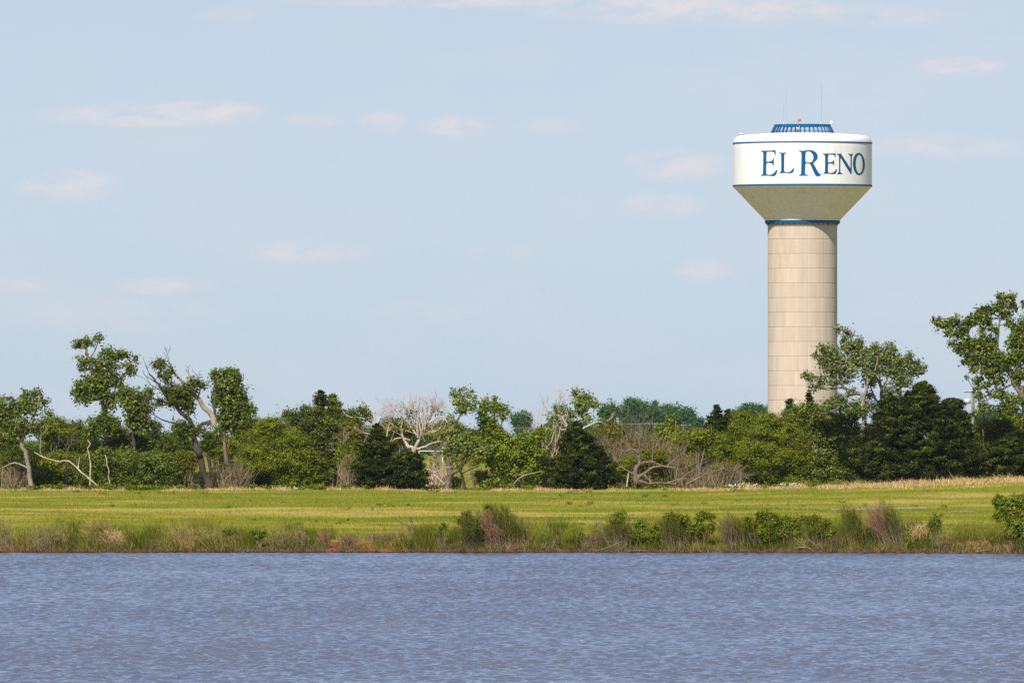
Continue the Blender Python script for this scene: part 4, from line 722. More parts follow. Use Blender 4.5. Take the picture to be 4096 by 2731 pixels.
def sprays(label, x, y0, pts, D, mat=B_PALE, L=70, dep=3, n=5):
    k = D/F; bx = (x-2048)*k; loc = np.array([bx, D, float(gz(bx, D))]); root = thing('bare_sapling', loc, label, 'bare sapling', 'thin bare saplings in the tree line'); out = []
    p3 = [loc-[0, 0, .1]]+[P(a, b, D) for a, b in pts]; q, r = smooth_poly(p3, 3.2*k, 1.8*k, jit=.8*k); V, Fc = tubes([(q, r)], 6); mesh_obj('trunk', V, Fc, mat, root, loc, smooth=True)
    for j in range(n):
        i = len(q)-1-int(j*len(q)*.5/n); d = np.array([rng.uniform(-.9, .9), rng.uniform(-.3, .3), 1.0]); d /= np.linalg.norm(d)
        grow(q[i], d, L*k*rng.uniform(.6, 1), 1.5*k, dep, out, .5, .1)
    V, Fc = tubes(out, 4); mesh_obj('bare_branches', V, Fc, mat, root, loc)
for a in [('bare forked sapling between the leftmost pale tree and the tallest cottonwood',165,1900,[(160,1800),(165,1730)],D0+13,B_PALE,50,3,4),('bare sapling over the middle of the fallen pale branch',268,1900,[(265,1840),(270,1800)],D0+9,B_MID,50,3,4),
 ('forked bare sapling among the yellow-green trees right of the broken tree',1016,1900,[(1016,1820),(1018,1780)],D0+12,B_PALE,50,3,4),('low bare grey branches right of the broken tree trunk',890,1900,[(905,1915),(925,1900)],D0-3,B_MID,45,3,4),
 ('pale bare stem in the leafy tree left of the stepped cedar',1375,1900,[(1370,1850),(1375,1800)],D0+14,B_PALE,50,3,4),('upright bare sapling in the grey-brown thicket',2590,1900,[(2585,1840),(2590,1790)],D0+12,B_MID,60,3,4),
 ('bare sapling right of the gnarled tree',2700,1900,[(2710,1870),(2730,1840)],D0-1,B_MID,50,3,4),('bare twigs beside the edge cottonwood base',3940,1900,[(3935,1750),(3925,1700)],D0+9,B_MID,40,3,4)]:
    sprays(*a)
# distant trees beyond the field
far = [(2080,1680,46,38),(2440,1640,40,36),(2505,1650,40,38),(2545,1628,52,34),(2580,1655,60,44),(2640,1658,50,42),(2690,1652,40,40),(2730,1665,46,44),(2770,1690,40,34),(2810,1720,30,26),(2238,1640,22,30),(2250,1700,60,40),
 (2950,1660,26,30),(2990,1640,34,28),(3025,1650,44,36),(3080,1660,50,40),(2960,1700,60,34),(3060,1705,80,34),(1560,1700,50,40),(1640,1730,60,40),(1740,1740,60,36),(1860,1745,60,36),(1500,1740,60,40),(1960,1740,60,36),(2180,1730,60,30),(2350,1720,70,36),(3860,1680,60,30),(3950,1670,70,34),(4040,1680,60,36),(3800,1700,50,26),(600,1745,80,16),(700,1750,70,14),(720,1738,40,20),(1150,1740,90,30),(1350,1730,80,36),(300,1745,90,22),(2620,1610,14,8),(2530,1607,34,13)]
names = ['hazy round tree beyond the field, showing between the bright green tree and the twisted tree']
places = ['behind the gap between the bright green tree and the bell-shaped cedar','at the left end of the far wood left of the tower','second from the left end of the far wood','under the highest crown of the far wood','in the middle of the far wood','right of the middle of the far wood','right of a notch in the far wood','on the right slope of the far wood','at the low right end of the far wood','low between far wood and the spiky cedar','peeking over the twisted half-dead tree','low behind the bell-shaped cedar',
 'tiny crown right of the slim cedar spire','left half of the clump touching the tower column','top of the clump touching the tower column','right end of the clump, partly behind the tower','low in front of the clump left of the tower','low at the left edge of the tower column','behind the left side of the bleached tree','low behind the bleached tree','seen through the right twigs of the bleached tree','behind the slender crooked tree','low behind the stepped cedar tip','behind the bright green tree','low between bright green tree and twisted tree','low right behind the bell-shaped cedar','beyond the utility pole left of the edge cottonwood','right of the utility pole','behind the foot of the edge cottonwood','just left of the utility pole','low beyond the sky gap left of the broken tree','flat crown beyond the broken tree','small rise beyond the broken tree','far behind the yellow-green tree left of center','far behind the leafy tree left of the stepped cedar','far behind the tallest left cottonwood','small crown bump atop the far wood','highest crown of the far wood, standing above the rest']
for i, ((x, y, rx, ry), pl) in enumerate(zip(far, places)):
    Dd = 2500+(i*137) % 420
    bl = [(x, y, rx, ry, 1.1)]+[(x+rng.uniform(-.8, .8)*rx, y+rng.uniform(-.5, .5)*ry, rx*.45, ry*.45, 1) for _ in range(4)]
    bl += [(x+rng.uniform(-.3, .3)*rx, y+ry*1.0, rx*.9, ry*.7, 1), (x, min(y+ry*2.0, 1790), rx*.8, ry*.7, 1)]
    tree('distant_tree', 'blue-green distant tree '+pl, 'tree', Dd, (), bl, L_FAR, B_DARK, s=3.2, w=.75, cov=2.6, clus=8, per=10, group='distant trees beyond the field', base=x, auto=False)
wood = []
for x in range(-60, 4180, 60):
    wood.append((x+rng.uniform(-25, 25), 1795+rng.uniform(-8, 8), 60, 34+rng.uniform(-6, 8), 1))
V, Fc, R = blob_leaves(wood, 3050, 3.4, .75, 2.4, 9, 10)
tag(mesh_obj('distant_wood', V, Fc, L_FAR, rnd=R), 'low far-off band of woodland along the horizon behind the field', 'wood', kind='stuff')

# ------------------------------------------------------------------ grass, straw and weeds
m_blade, t, b = new_mat('meadow_blades')
gcb = mixc(t, 1.0, grass_color(t), (1.14, 1.08, .9), 'MULTIPLY'); at = nd(t, 'ShaderNodeAttribute', attribute_name='rnd')
gcb = mixc(t, mth(t, 'MULTIPLY', at.outputs['Fac'], .55), gcb, mixc(t, at.outputs['Fac'], (.10, .15, .008), (.48, .38, .11)))
t.links.new(gcb, b.inputs['Base Color']); b.inputs['Roughness'].default_value = .8; b.inputs['Specular IOR Level'].default_value = .05
tr = nd(t, 'ShaderNodeBsdfTranslucent'); t.links.new(gcb, tr.inputs[0]); mx = nd(t, 'ShaderNodeMixShader'); mx.inputs[0].default_value = .3
t.links.new(b.outputs[0], mx.inputs[1]); t.links.new(tr.outputs[0], mx.inputs[2]); t.links.new(mx.outputs[0], t.nodes['Material Output'].inputs[0])
def blades(name, label, X, Y, h, w, mat, lean=.25, R=None, Zoff=-.02):
    n = len(X); B = np.stack([X, Y, gz(X, Y)+Zoff], 1)
    a = rng.uniform(0, 2*math.pi, n); side = np.stack([np.cos(a), np.sin(a)*.7, np.zeros(n)], 1)*(w*rng.uniform(.6, 1.5, n)*.5)[:, None]
    tip = B+np.stack([rng.normal(-.15, 1, n)*lean*h, rng.normal(0, 1, n)*lean*h, h], 1)
    V = np.stack([B-side, B+side, tip], 1).reshape(-1, 3)
    R = rng.uniform(0, 1, n) if R is None else R
    o = mesh_obj(name, V, np.arange(n*3).reshape(-1, 3), mat, rnd=np.repeat(R, 3))
    return tag(o, label, 'grass', kind='stuff')
def wedge(n, y0, y1, pw=1.0, marg=1.35):
    Y = y0+(y1-y0)*rng.uniform(0, 1, n)**pw; X = rng.uniform(-1, 1, n)*Y*2048/F*marg; return X, Y
X, Y = wedge(340000, 696, 1035, 1.15)
cl_ = np.sin(X*.8+Y*.11)*np.sin(Y*.37+X*.23)
h = np.clip(rng.gamma(4, .02, len(X))*(1+.4*cl_), .02, .3)
blades('meadow_grass', 'short yellow-green mown grass over the whole field between trees and bank', X, Y, h, .07, m_blade)
X, Y = wedge(60000, 1040, 1500); h = rng.uniform(.1, .35, len(X))
blades('far_meadow_grass', 'grass of the far field seen through gaps under the trees', X, Y, h, .14, m_blade)
# straw strip in front of the trees, wider and rising to the right
n = 80000; X = rng.uniform(-50, 52, n); u = rng.normal(0, 1, n); wd = 6+16*sstep((X-12)/30); Y = 995-wd*.3+u*wd*.5-8*sstep((X-15)/25)+3*np.sin(X*.33)+2*np.sin(X*1.1)
keep = (np.sin(X*.45)+.7*np.sin(X*1.3+2)+.5*np.sin(X*3.1)+rng.normal(0, .5, n)+1.2*sstep((X-10)/20)) > .05
X, Y = X[keep], Y[keep]; h = np.clip(rng.gamma(4, .045, len(X)), .04, .6)*(1+.35*sstep((X-10)/20))*(.75+.5*np.sin(X*.7)*np.sin(X*2.1+Y*.3))
blades('straw_grass', 'dry straw-colored grass strip along the foot of the tree line', X, Y, h, .06, L_STRAW, .45)
# taller grass on the bank and its lip
n = 165000; X = rng.uniform(-46, 46, n); sY = shore(X); Y = 691.5+sY+np.abs(rng.normal(0, 1, n))*4.2
cl_ = np.sin(X*.9)*.8+np.sin(X*2.3+1)*.7+np.sin(X*5.1)*.4+.5*np.sin(X*.31+2)
h = np.clip(rng.gamma(4, .145, n)*(1+.4*cl_)*(1+.45*sstep(X/14))*(1-.55*np.exp(-((X-(1480-2048)/F*692)/3.4)**2)), .08, 1.6)*(1-.35*sstep((Y-sY-696)/8))*(.5+.5*sstep((Y-sY-692)/1.5))
rp = .8*np.exp(-((X-(1490-2048)/F*692)/2.6)**2)+.6*np.exp(-((X-(120-2048)/F*692)/2.5)**2)+np.exp(-((X-(1335-2048)/F*692)/.45)**2); kp = (rng.uniform(0, 1, n) > rp*.93) | (Y-sY > 695.5)
L_BANK = leaf_mat('bank_grass_leaf', (.055,.075,.006), (.135,.17,.010), (.33,.29,.08), transl=.25, rough=.7, spec=.08)
tone = np.clip(.42+.3*np.sin(X*.9+.7)*np.sin(X*.27+1)+.15*np.sin(X*4.1)+rng.normal(0, .2, n), 0, 1)
blades('bank_grass', 'rough taller grass along the water-side bank', X[kp], Y[kp], h[kp], .035, L_BANK, .35, tone[kp])
n = 33000; X = rng.uniform(-46, 46, n); Y = 690.8+shore(X)+np.abs(rng.normal(0, 1, n))*1.1; h = rng.gamma(3, .05, n)
kp = rng.uniform(0, 1, n) > .9*(np.exp(-((X-(1530-2048)/F*692)/1.1)**2)+np.exp(-((X-(1335-2048)/F*692)/.4)**2))
L_LITTER = leaf_mat('dead_litter', (.05,.03,.015), (.13,.09,.045), (.30,.22,.12), transl=.1, rough=.9, spec=.05)
blades('dead_bank_grass', 'brown dead grass and litter hanging at the waterline', X[kp], Y[kp], h[kp], .025, L_LITTER, .9, Zoff=.02)
# weeds at the tree foot
wd = []
for x in range(-60, 4180, 34):
    if 1810 < x < 1990: continue
    yb = 1952-34*sstep((x-2700)/1300)
    if rng.uniform() < .3: continue
    wd.append((x+rng.uniform(-14, 14), yb-3+rng.uniform(-3, 3), rng.uniform(14, 34), rng.uniform(4, 15), 1))
V, Fc, R = blob_leaves(wd, D0-7, 3.2, .7, 2.2, 9, 8, flat=.5); tag(mesh_obj('weeds', V, Fc, L_LOCUST, rnd=R), 'low green weeds edging the foot of the tree line', 'weeds', kind='stuff')
fl = [(2900+rng.uniform(0, 140), 1938+rng.uniform(-5, 6)) for _ in range(26)]+[(1130+rng.uniform(0, 70), 1950+rng.uniform(-4, 4)) for _ in range(10)]+[(3120+rng.uniform(0, 80), 1936+rng.uniform(-5, 5)) for _ in range(14)]
m_petal = paint_mat('white_petal', (.75, .72, .62), .7)
V, Fc, R = blob_leaves([(x, y, 3.5, 2, 1) for x, y in fl], D0-11, 1.8, .8, 2, 2, 3); tag(mesh_obj('wildflowers', V, Fc, m_petal), 'small white wildflowers in the weeds left of the largest cedar', 'flowers', kind='stuff')

fw_ = []
for _ in range(240):
    d = 715+270*rng.uniform()**1.2; x_ = rng.uniform(-1, 1)*d*2048/F*1.08; z_ = float(gz(x_, d)); kk = d/F
    if math.sin(x_*.17+d*.02)+math.sin(d*.06) < .1: continue
    fw_.append((d, 2048+x_/kk, HY+(CZ-z_-.06)/kk))
Vs, Fs, Rs_, o_ = [], [], [], 0
for d, x, y in fw_:
    V, Fc, R = blob_leaves([(x, y, rng.uniform(6, 22), rng.uniform(2.5, 6), 1)], d, 2.8, .6, 1.6, 6, 6); Vs.append(V); Fs.append(Fc+o_); Rs_.append(R); o_ += len(V)
tag(mesh_obj('field_weeds', np.concatenate(Vs), np.concatenate(Fs), L_LOCUST, rnd=np.concatenate(Rs_)), 'darker green weed tufts scattered over the field', 'weeds', kind='stuff')

# ------------------------------------------------------------------ plants along the water's edge
GB = "shrubs and reeds along the water's edge"
def bankpos(x):
    d = 692.6
    for _ in range(3): d = 692.1+float(shore((x-2048)/F*d))
    return d
def bank(name, label, cat, cx, ytop, hw, stems=0, feather=0, lean=-.2, leaf=None, smat=None, blobs=(), bare=(), ybot=2203, fw=.9, arch=.1, leafmat=L_BRIGHT, s=4.2, cov=3.4, back=0.0):
    D = bankpos(cx)+back; k = D/F; bx = (cx-2048)*k; bz = float(gz(bx, D)); loc = np.array([bx, D, bz]); root = thing(name, loc, label, cat, GB)
    yb = HY+(CZ-bz)/D*F; H = (yb-ytop)*k; w = hw*k
    if stems:
        n = stems; B = np.stack([bx+rng.normal(0, w*.38, n)-lean*H*.3, D+rng.normal(0, .25, n), np.zeros(n)], 1); B[:, 2] = gz(B[:, 0], B[:, 1])-.03
        a = rng.uniform(-1, 1, n); T = B+np.stack([a*w*.5+lean*H, rng.normal(0, .3, n), H*rng.uniform(.5, 1.0, n)*(1-.2*a*a)], 1)
        V1, F1 = strands(B, T, .9*k, arch); mesh_obj('stems', V1, F1, smat or B_TWIG, root, loc, rnd=rng.uniform(0, 1, len(V1)))
        if feather:
            m = int(feather*1.8); ids = rng.integers(0, n, m); tt = rng.uniform(.3, 1.0, m)[:, None]
            b3 = B[ids]+(T[ids]-B[ids])*tt+np.array([0, 0, arch])*H*(1-np.abs(tt*2-1))
            t3 = b3+unit(T[ids]-B[ids])*H*.13+rng.normal(size=(m, 3))*np.array([.07, .07, .035])*H
            V2, F2 = strands(b3, t3, fw*k, .05); tone = np.repeat(np.clip(rng.normal(.3, .2, m)+.35*tt[:, 0], 0, 1), 5)
            mesh_obj('foliage', V2, F2, leaf or L_TAM, root, loc, rnd=tone)
    if blobs:
        V, Fc, R = blob_leaves([(b_[0], b_[1], b_[2], b_[3], b_[4] if len(b_) > 4 else 1) for b_ in blobs], D, s*1.25, .34, cov, 8, 9, depth=.7)
        mesh_obj('leaves', V, Fc, leafmat, root, loc, rnd=R)
        if not stems:
            polys = []
            for j in range(6):
                e = P(*blobs[j % len(blobs)][:2], D)+rng.normal(size=3)*.08; polys.append((np.array([loc+[rng.normal()*w*.2, 0, -.05], (loc+e)/2+rng.normal(size=3)*.04, e]), np.array([1.6, 1.2, .7])*k))
            V, Fc = tubes(polys, 5); mesh_obj('stems', V, Fc, B_TWIG, root, loc)
    if bare:
        out = []
        for x, y, dx, dz, L, r, dep in bare:
            p = P(x, y, D); d = np.array([dx, rng.uniform(-.2, .2), dz]); d /= np.linalg.norm(d); grow(p, d, L*k, r*k, dep, out, .4, .05)
        V, Fc = tubes(out, 4); mesh_obj('dead_twigs', V, Fc, B_MID, root, loc)
    return root
def lobes(cx, cy, rx, ry, n=6, sc=.45):
    return [(cx, cy, rx*.6, ry*.6, .9)]+[(cx+rng.uniform(-1.0, 1.0)*rx, cy+rng.uniform(-1.0, .6)*ry, rx*sc*rng.uniform(.6, 1), ry*sc*rng.uniform(.6, 1.1)) for _ in range(n)]
bank('reed_clump','brown weedy growth at the extreme left of the bank','reeds',15,2062,50,90,300,-.15,L_REED,B_TWIG)
bank('weedy_mound','weedy mound with brown seed heads near the left end of the bank','weeds',180,2085,90,160,700,.1,L_REED,None)
bank('reed_clump','large arching clump of tall reeds left along the bank','reeds',420,2072,70,260,900,-.45,L_REED,L_REED,arch=.22)
bank('reed_clump','tan upright reeds below the large arching clump','reeds',470,2110,70,200,500,-.2,L_STRAW,L_REED,arch=.15)
bank('reed_clump','green reeds standing just right of the large arching clump','reeds',530,2088,34,120,400,-.05,L_BANK,L_BANK)
bank('brush_clump','greyish dead brush low on the bank between two reed clumps','brush',620,2150,60,160,400,.05,L_LITTER,B_TWIG)
bank('reed_clump','leaning straw-colored reeds with a green tuft behind, left third of bank','reeds',740,2090,60,200,700,-.3,L_REED,L_STRAW,arch=.12)
bank('reed_clump','pale flattened reeds left of the small dark green bush','reeds',880,2100,80,240,700,-.45,L_REED,L_REED,arch=.2)
bank('small_bush','small dark green bush on the bank lip in the left third','bush',918,2122,26,blobs=lobes(916,2128,26,14),leafmat=L_COTTON,s=3.5)
bank('small_bush','small green bush close left of the dead grey brush','bush',1037,2138,32,blobs=lobes(1036,2142,32,18),leafmat=L_COTTON,s=3.5)
bank('brush_clump','grey and green brush left of the red soil patches','brush',1130,2110,60,160,600,-.05,L_REED,B_TWIG)
bank('brush_clump','thin upright brush with a pale forked twig left of center','brush',1205,2100,40,90,240,-.1,L_REED,B_TWIG,bare=[(1210,2190,-.1,1,60,1.6,2)])
bank('plume_plant','pinkish feathery plumes above the small orange soil patch','shrub',1300,2115,30,60,420,-.1,L_RED,B_TWIG)
bank('brush_clump','purple-grey brush left of the large red soil patch','brush',1390,2125,40,130,420,.1,L_LITTER,B_TWIG)
bank('brush_clump','dark overhanging brush on the lip above the large red soil patch','brush',1540,2118,110,160,500,-.1,L_LITTER,B_TWIG,back=2.5)
bank('reed_clump','tall yellow-green grass just right of the large red soil patch','reeds',1620,2105,34,150,420,-.2,L_REED,L_BANK)
bank('dead_sapling','thin dead sapling bending left over the red soil patch','dead sapling',1664,2076,20,bare=[(1668,2190,-.2,1,60,2.2,2),(1645,2110,-.8,.5,45,1.5,2),(1652,2130,.1,1,40,1.5,2)],blobs=[(1660,2180,14,10,.5)],leafmat=L_BANK)
bank('small_bush','slim bluish-green bush left of the largest shrub','bush',1763,2092,24,60,200,0,L_COTTON,None,blobs=lobes(1763,2120,22,26),leafmat=L_COTTON,s=3.4,cov=1.8)
bank('brush_clump','low tangled dead brush left of the largest shrub foot','brush',1850,2160,80,200,500,-.3,L_LITTER,B_TWIG)
bank('tamarisk_shrub','dark green left half of the largest shrub clump on the bank','shrub',1890,2034,50,130,700,-.12,L_TAM,B_DARK,blobs=lobes(1880,2110,48,50,8)+[(1865,2052,16,10),(1840,2082,18,10),(1950,2025,18,8)],leafmat=L_DARK,s=3.4,cov=2)
bank('tamarisk_shrub','largest feathery shrub with pinkish tips, tallest at mid bank','shrub',2010,2012,75,240,2300,-.22,L_TAM,B_TWIG,fw=1.1)
bank('plume_plant','pinkish-brown feathery shrub leaning left within the largest clump','shrub',1975,2030,40,90,900,-.25,L_RED,B_TWIG)
bank('brush_clump','low tan dead brush under the largest shrub','brush',2000,2160,100,240,400,-.4,L_LITTER,L_STRAW,arch=.3)
bank('tamarisk_shrub','olive feathery shrub close right of the largest clump','shrub',2085,2070,40,110,700,-.15,L_TAM,B_TWIG)
bank('reed_clump','bright green clump right of the largest shrub','reeds',2180,2100,34,110,400,-.1,L_BRIGHT,L_BANK)
bank('brush_clump','bare grey stems in front of the bright green clumps','brush',2230,2130,60,130,120,.05,L_LITTER,B_PALE,bare=[(2245,2200,.1,1,50,2,2),(2210,2200,-.2,1,60,1.6,2)])
bank('reed_clump','second bright green clump, centered between the two taller olive shrubs','reeds',2280,2098,40,110,500,0,L_BRIGHT,L_BANK)
bank('brush_clump','brownish brush left of the olive shrub with driftwood at its foot','brush',2370,2120,60,170,420,0,L_LITTER,B_TWIG)
bank('tamarisk_shrub','olive-green upright shrub with pale dead limbs at its base','shrub',2475,2045,50,170,1300,-.08,L_TAM,B_TWIG,bare=[(2440,2200,-.1,1,80,2.2,3),(2440,2200,.5,.7,60,2,2),(2450,2195,-.5,.9,50,2,2)],blobs=[(2485,2056,26,10),(2465,2080,30,16)],leafmat=L_BRIGHT,s=3.2)
bank('leafy_bush','yellow-green leafy bush between the two right-center olive shrubs','bush',2590,2092,70,40,100,0,L_BANK,None,blobs=lobes(2580,2135,68,40,9),leafmat=L_BRIGHT,s=3.6)
bank('tamarisk_shrub','broad olive shrub right of center with reddish dead stems below','shrub',2700,2045,55,180,1500,-.05,L_TAM,B_TWIG,blobs=[(2680,2070,26,18),(2720,2080,26,20)],leafmat=L_LOCUST,s=3.2)
bank('leafy_bush','dense green leafy bush adjoining the broad olive shrub','bush',2790,2060,60,40,100,0,L_BANK,None,blobs=lobes(2790,2110,56,46,9),leafmat=L_LOCUST,s=3.6)
bank('plume_plant','brown feathery shrub with rusty pink flower tips','shrub',2940,2050,55,170,900,-.15,L_TAM,B_TWIG)
bank('plume_plant','rusty pink flower sprays on the brown feathery shrub','shrub',2915,2068,30,60,420,-.1,L_RED,B_TWIG)
bank('leafy_bush','deep green leafy bush right of the rusty pink sprays','bush',3040,2048,60,50,160,-.2,L_TAM,None,blobs=lobes(3045,2115,62,56,11),leafmat=L_LOCUST,s=3.8,cov=3)
bank('leafy_bush','green bush over the piled driftwood, left part','bush',3150,2066,60,50,200,-.2,L_TAM,None,blobs=lobes(3150,2120,60,46,10),leafmat=L_BRIGHT,s=3.8,cov=3)
bank('leafy_bush','green bush over the piled driftwood, right part','bush',3270,2058,60,70,300,-.25,L_TAM,None,blobs=lobes(3270,2118,66,46,10),leafmat=L_LOCUST,s=3.8,cov=3)
bank('brush_clump','reddish brown dead brush right of the driftwood','brush',3350,2130,50,160,400,.05,L_LITTER,B_TWIG)
bank('tamarisk_shrub','tall narrow olive shrub with pale lower stems, left of the purple plumed one','shrub',3420,2008,42,170,1500,-.15,L_TAM,L_REED)
bank('plume_plant','tall purple-brown plumed shrub leaning left, tallest on the right half','shrub',3545,2002,50,200,1100,-.28,L_RED,B_TWIG)
bank('tamarisk_shrub','wispy olive shrub behind the purple plumed one','shrub',3590,1996,38,110,600,-.3,L_TAM,B_TWIG)
bank('leafy_bush','dark leafy bush at the foot between the two tallest right shrubs','bush',3480,2120,50,30,60,0,L_BANK,None,blobs=lobes(3490,2150,50,36,6),leafmat=L_DARK,s=3.8)
bank('plume_plant','cream-plumed reedy bush right of the purple plumed shrub','reeds',3680,2082,46,110,300,-.1,L_STRAW,L_REED,blobs=lobes(3680,2150,46,36,7),leafmat=L_LOCUST,s=3.6)
bank('leafy_bush','bright green pointed bush between cream plumes and the right meadow','bush',3738,2048,28,40,160,-.05,L_BANK,None,blobs=lobes(3738,2090,26,34,8),leafmat=L_COTTON,s=3.5)
bank('brush_clump','mixed green and brown brush below the bright green pointed bush','brush',3770,2120,50,140,600,-.1,L_REED,B_TWIG)
bank('reed_clump','sweep of green reeds with a few tan stalks on the right','reeds',3870,2100,80,300,1200,-.15,L_BANK,L_REED)
bank('brush_clump','tangled dead twigs at the waterline far right','brush',3950,2160,110,320,700,-.5,L_LITTER,L_STRAW,arch=.35)
bank('reed_clump','green reeds left of the right edge bush','reeds',3980,2096,50,150,700,0,L_BANK,L_BANK)
bank('leafy_bush','big bright green bush cut by the right edge of the picture','bush',4070,1978,80,40,100,0,L_BANK,None,blobs=lobes(4060,2060,70,70,12)+[(4085,2005,30,26),(4020,2010,26,16),(4080,2110,60,60),(4130,2060,50,70)],leafmat=L_BRIGHT,s=4.6,cov=3.2)
bank('brush_clump','dead brush under the big right edge bush','brush',4060,2150,70,200,400,-.3,L_LITTER,B_TWIG)
bank('brush_clump','low dark brush with reddish roots at the left waterline','brush',260,2150,60,180,300,-.2,L_LITTER,B_DARK)
def drift(label, polys, mat=B_PALE):
    x = polys[0][0][0][0]; D = bankpos(x)-1.0; log('driftwood', label, [(p, a*.7, b_*.7) for p, a, b_ in polys], D, mat, 'driftwood', 'driftwood on the waterline', .2)
drift('pale driftwood log lying in front of the green bushes right of center', [([(3180,2192),(3210,2188),(3250,2197),(3300,2203),(3330,2208)], 4.5, 2)])
drift('dead limb rising left from the driftwood log', [([(3240,2195),(3215,2180),(3190,2160),(3172,2146)], 2.5, 1.5)])
drift('branched dead limb rising right above the driftwood log', [([(3275,2198),(3262,2180),(3240,2160),(3228,2148)], 2.2, 1.2), ([(3262,2180),(3276,2174),(3280,2168)], 1.5, 1)])
drift('thin twig crossing the bush above the driftwood log', [([(3260,2172),(3225,2160),(3196,2154)], 1.6, 1)])
drift('short pale driftwood stick at the waterline left of center', [([(984,2208),(1000,2205),(1014,2203)], 2.2, 1.5)])
drift('dark upright stump by the left waterline', [([(270,2202),(278,2182),(283,2162)], 4, 3)], B_DARK)
drift('long pale stick leaning at the foot of the olive shrub', [([(2380,2204),(2420,2192),(2455,2178),(2490,2162)], 2.2, 1.2)])
drift('flat pale stick on the waterline below the broad olive shrub', [([(2500,2206),(2540,2201),(2580,2199)], 2, 1.2)])
drift('pale crooked driftwood at the far right waterline', [([(3900,2206),(3940,2199),(3965,2197)], 2.2, 1.4), ([(3920,2203),(3935,2211)], 1.5, 1)])
drift('forked driftwood stick below the dark leafy bush on the right', [([(3672,2208),(3690,2200),(3702,2194)], 2, 1.3), ([(3690,2200),(3700,2208)], 1.5, 1)])

# ------------------------------------------------------------------ small built things beyond
m_white = paint_mat('white_painted_metal', (.78, .78, .76), .5)
gD = 2150.0; k = gD/F; gx = (1725-2048)*k; gl = np.array([gx, gD, float(gz(gx, gD))])
goal = thing('soccer_goal', gl, 'white soccer goal in the far field seen through the gap under the slender tree', 'goal')
def tube_part(name, pts, r, mat, parent, base, sides=8):
    V, Fc = tubes([(np.array(pts), np.full(len(pts), r))], sides); return mesh_obj(name, V, Fc, mat, parent, base, smooth=True)
pa = np.array([(1676-2048)*k, gD+3, gl[2]]); pb = np.array([(1771-2048)*k, gD-3, gl[2]]); hgt = 2.44; bk = np.array([-.9, 3.0, 0])
tube_part('crossbar', [pa+[0, 0, hgt], pb+[0, 0, hgt]], .08, m_white, goal, gl)
for p in (pa, pb):
    tube_part('post', [p, p+[0, 0, hgt]], .08, m_white, goal, gl); tube_part('stay', [p+[0, 0, hgt], p+bk], .06, m_white, goal, gl)
# flat canopy
cD = 2300.0; k = cD/F; cx_ = (2077-2048)*k; cl0 = np.array([cx_, cD, float(gz(cx_, cD))]); can = thing('canopy', cl0, 'small white flat-roofed canopy seen through the bright green tree', 'shelter')
zc = CZ+(HY-1786)*k
V, Fc = [], []; addbox(V, Fc, (cx_, cD, zc), 16*k, 1.6, .10); mesh_obj('roof', V, Fc, m_white, can, cl0)
for sx_ in (-1, 1):
    for sy_ in (-1, 1): tube_part('post', [(cx_+sx_*14*k, cD+sy_*1.4, cl0[2]), (cx_+sx_*14*k, cD+sy_*1.4, zc-.1)], .07, m_white, can, cl0)
# utility poles with wires
B_POLE = bark_mat('weathered_pole', (.22, .19, .15), (.36, .31, .25), 1)
def pole(label, x, ytop, D, trans=False, crossy=6):
    k = D/F; px_ = (x-2048)*k; gl_ = np.array([px_, D, float(gz(px_, D))]); r_ = thing('utility_pole', gl_, label, 'utility pole', 'utility poles beyond the trees')
    zt = CZ+(HY-ytop)*k; tube_part('pole', [gl_-[0, 0, .2], (px_, D, (gl_[2]+zt)/2), (px_, D, zt)], .20, B_POLE, r_, gl_)
    V, Fc = [], []; addbox(V, Fc, (px_, D-.22, zt-crossy*k), 1.2, .05, .055); ca = mesh_obj('crossarm', V, Fc, B_DARK, r_, gl_)
    for j in (-1.1, -.4, .4, 1.1):
        iv = tube_part('insulator', [(px_+j, D-.22, zt-crossy*k+.081), (px_+j, D-.22, zt-crossy*k+.26)], .05, m_white, ca, gl_)
    if trans:
        lathe('transformer', [(.01, zt-52*k), (.42, zt-52*k), (.42, zt-34*k), (.3, zt-31*k), (.01, zt-31*k)], m_steel, r_, 20, px_-.72, D, gl_)
    return (px_, D-.22, zt-crossy*k+.30)
pp = [pole('weathered utility pole with a transformer left of the right edge cottonwood', 3892, 1563, 1500, True, 5),
      pole('utility pole with white insulators in front of the far wood', 2620, 1692, 2050),
      pole('utility pole beyond the trees left of the tower column', 3020, 1697, 2080)]
pole('utility pole among the low crowns on the right slope of the far wood', 2735, 1697, 2060)
m_wire = paint_mat('wire', (.30, .28, .27), .6)
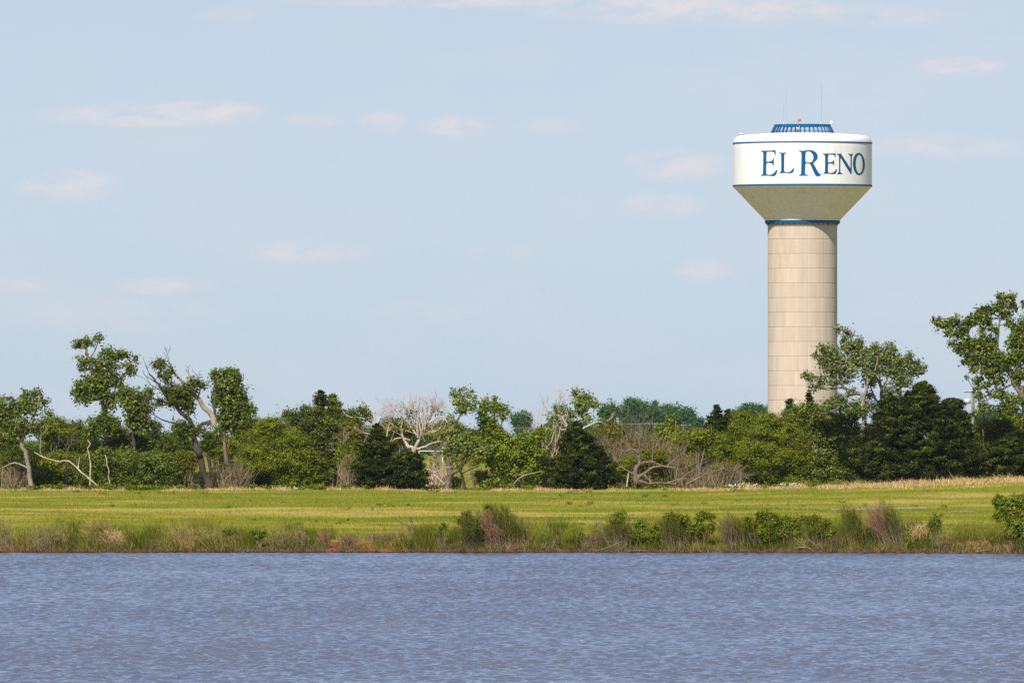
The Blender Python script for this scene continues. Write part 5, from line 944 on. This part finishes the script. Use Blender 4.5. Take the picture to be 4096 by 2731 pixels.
def wire(label, a, b_, sag, off):
    a = np.array(a)+[off, 0, 0]; b_ = np.array(b_)+[off, 0, 0]; tt = np.linspace(0, 1, 14)[:, None]
    pts = a+(b_-a)*tt-np.array([0, 0, 1])*sag*4*tt*(1-tt); loc = pts[0]; V, Fc = tubes([(pts, np.full(14, .011))], 5)
    o = mesh_obj('power_line', V, Fc, m_wire, None, loc); o.location = loc; tag(o, label, 'power line', 'power lines across the far wood')
for j, off in enumerate((-1.1, -.4, .4, 1.1)):
    wire('wire between the insulator pole and the tower-side pole, '+['leftmost', 'second', 'third', 'rightmost'][j]+' of four', pp[1], pp[2], .8+.1*j, off)
    wire('wire running left from the insulator pole, '+['leftmost', 'second', 'third', 'rightmost'][j]+' of its four', (pp[1][0]-110, pp[1][1]+20, pp[1][2]-.9), pp[1], .9+.1*j, off)
# concrete walk in the right of the field
m_walk = paint_mat('pale_concrete', (.62, .55, .47), .9, .1, 2)
V = []
for i, x in enumerate(np.linspace(3325, 3705, 40)):
    y0 = 2028-9*(x-3325)/380; dep = 838.0
    for dy in (-.4, .4):
        d = dep+(x-3325)/380*10+dy; X_ = (x-2048)/F*d; V.append((X_, d, float(gz(X_, d))+.10))
Fc = np.array([(2*i, 2*i+2, 2*i+3, 2*i+1) for i in range(39)])
Vt = np.array(V); Vb = Vt-[0, 0, .12]; n = len(Vt)
side = [(2*i, 2*i+n, 2*i+2+n, 2*i+2) for i in range(39)]+[(2*i+1, 2*i+3, 2*i+3+n, 2*i+1+n) for i in range(39)]
tag(mesh_obj('path', np.concatenate([Vt, Vb]), np.concatenate([Fc, np.array(side)]), m_walk), kind='structure')

# ------------------------------------------------------------------ haze in the air
m_haze = bpy.data.materials.new('haze'); m_haze.use_nodes = True; t = m_haze.node_tree; t.nodes.clear()
pv = nd(t, 'ShaderNodeVolumePrincipled'); pv.inputs['Color'].default_value = (.80, .90, 1, 1); pv.inputs['Density'].default_value = .000015; pv.inputs['Anisotropy'].default_value = .1
ot = nd(t, 'ShaderNodeOutputMaterial'); t.links.new(pv.outputs[0], ot.inputs['Volume'])
V, Fc = [], []; addbox(V, Fc, (0, 2200, 36), 700, 2900, 40); tag(mesh_obj('haze', V, Fc, m_haze), kind='stuff')
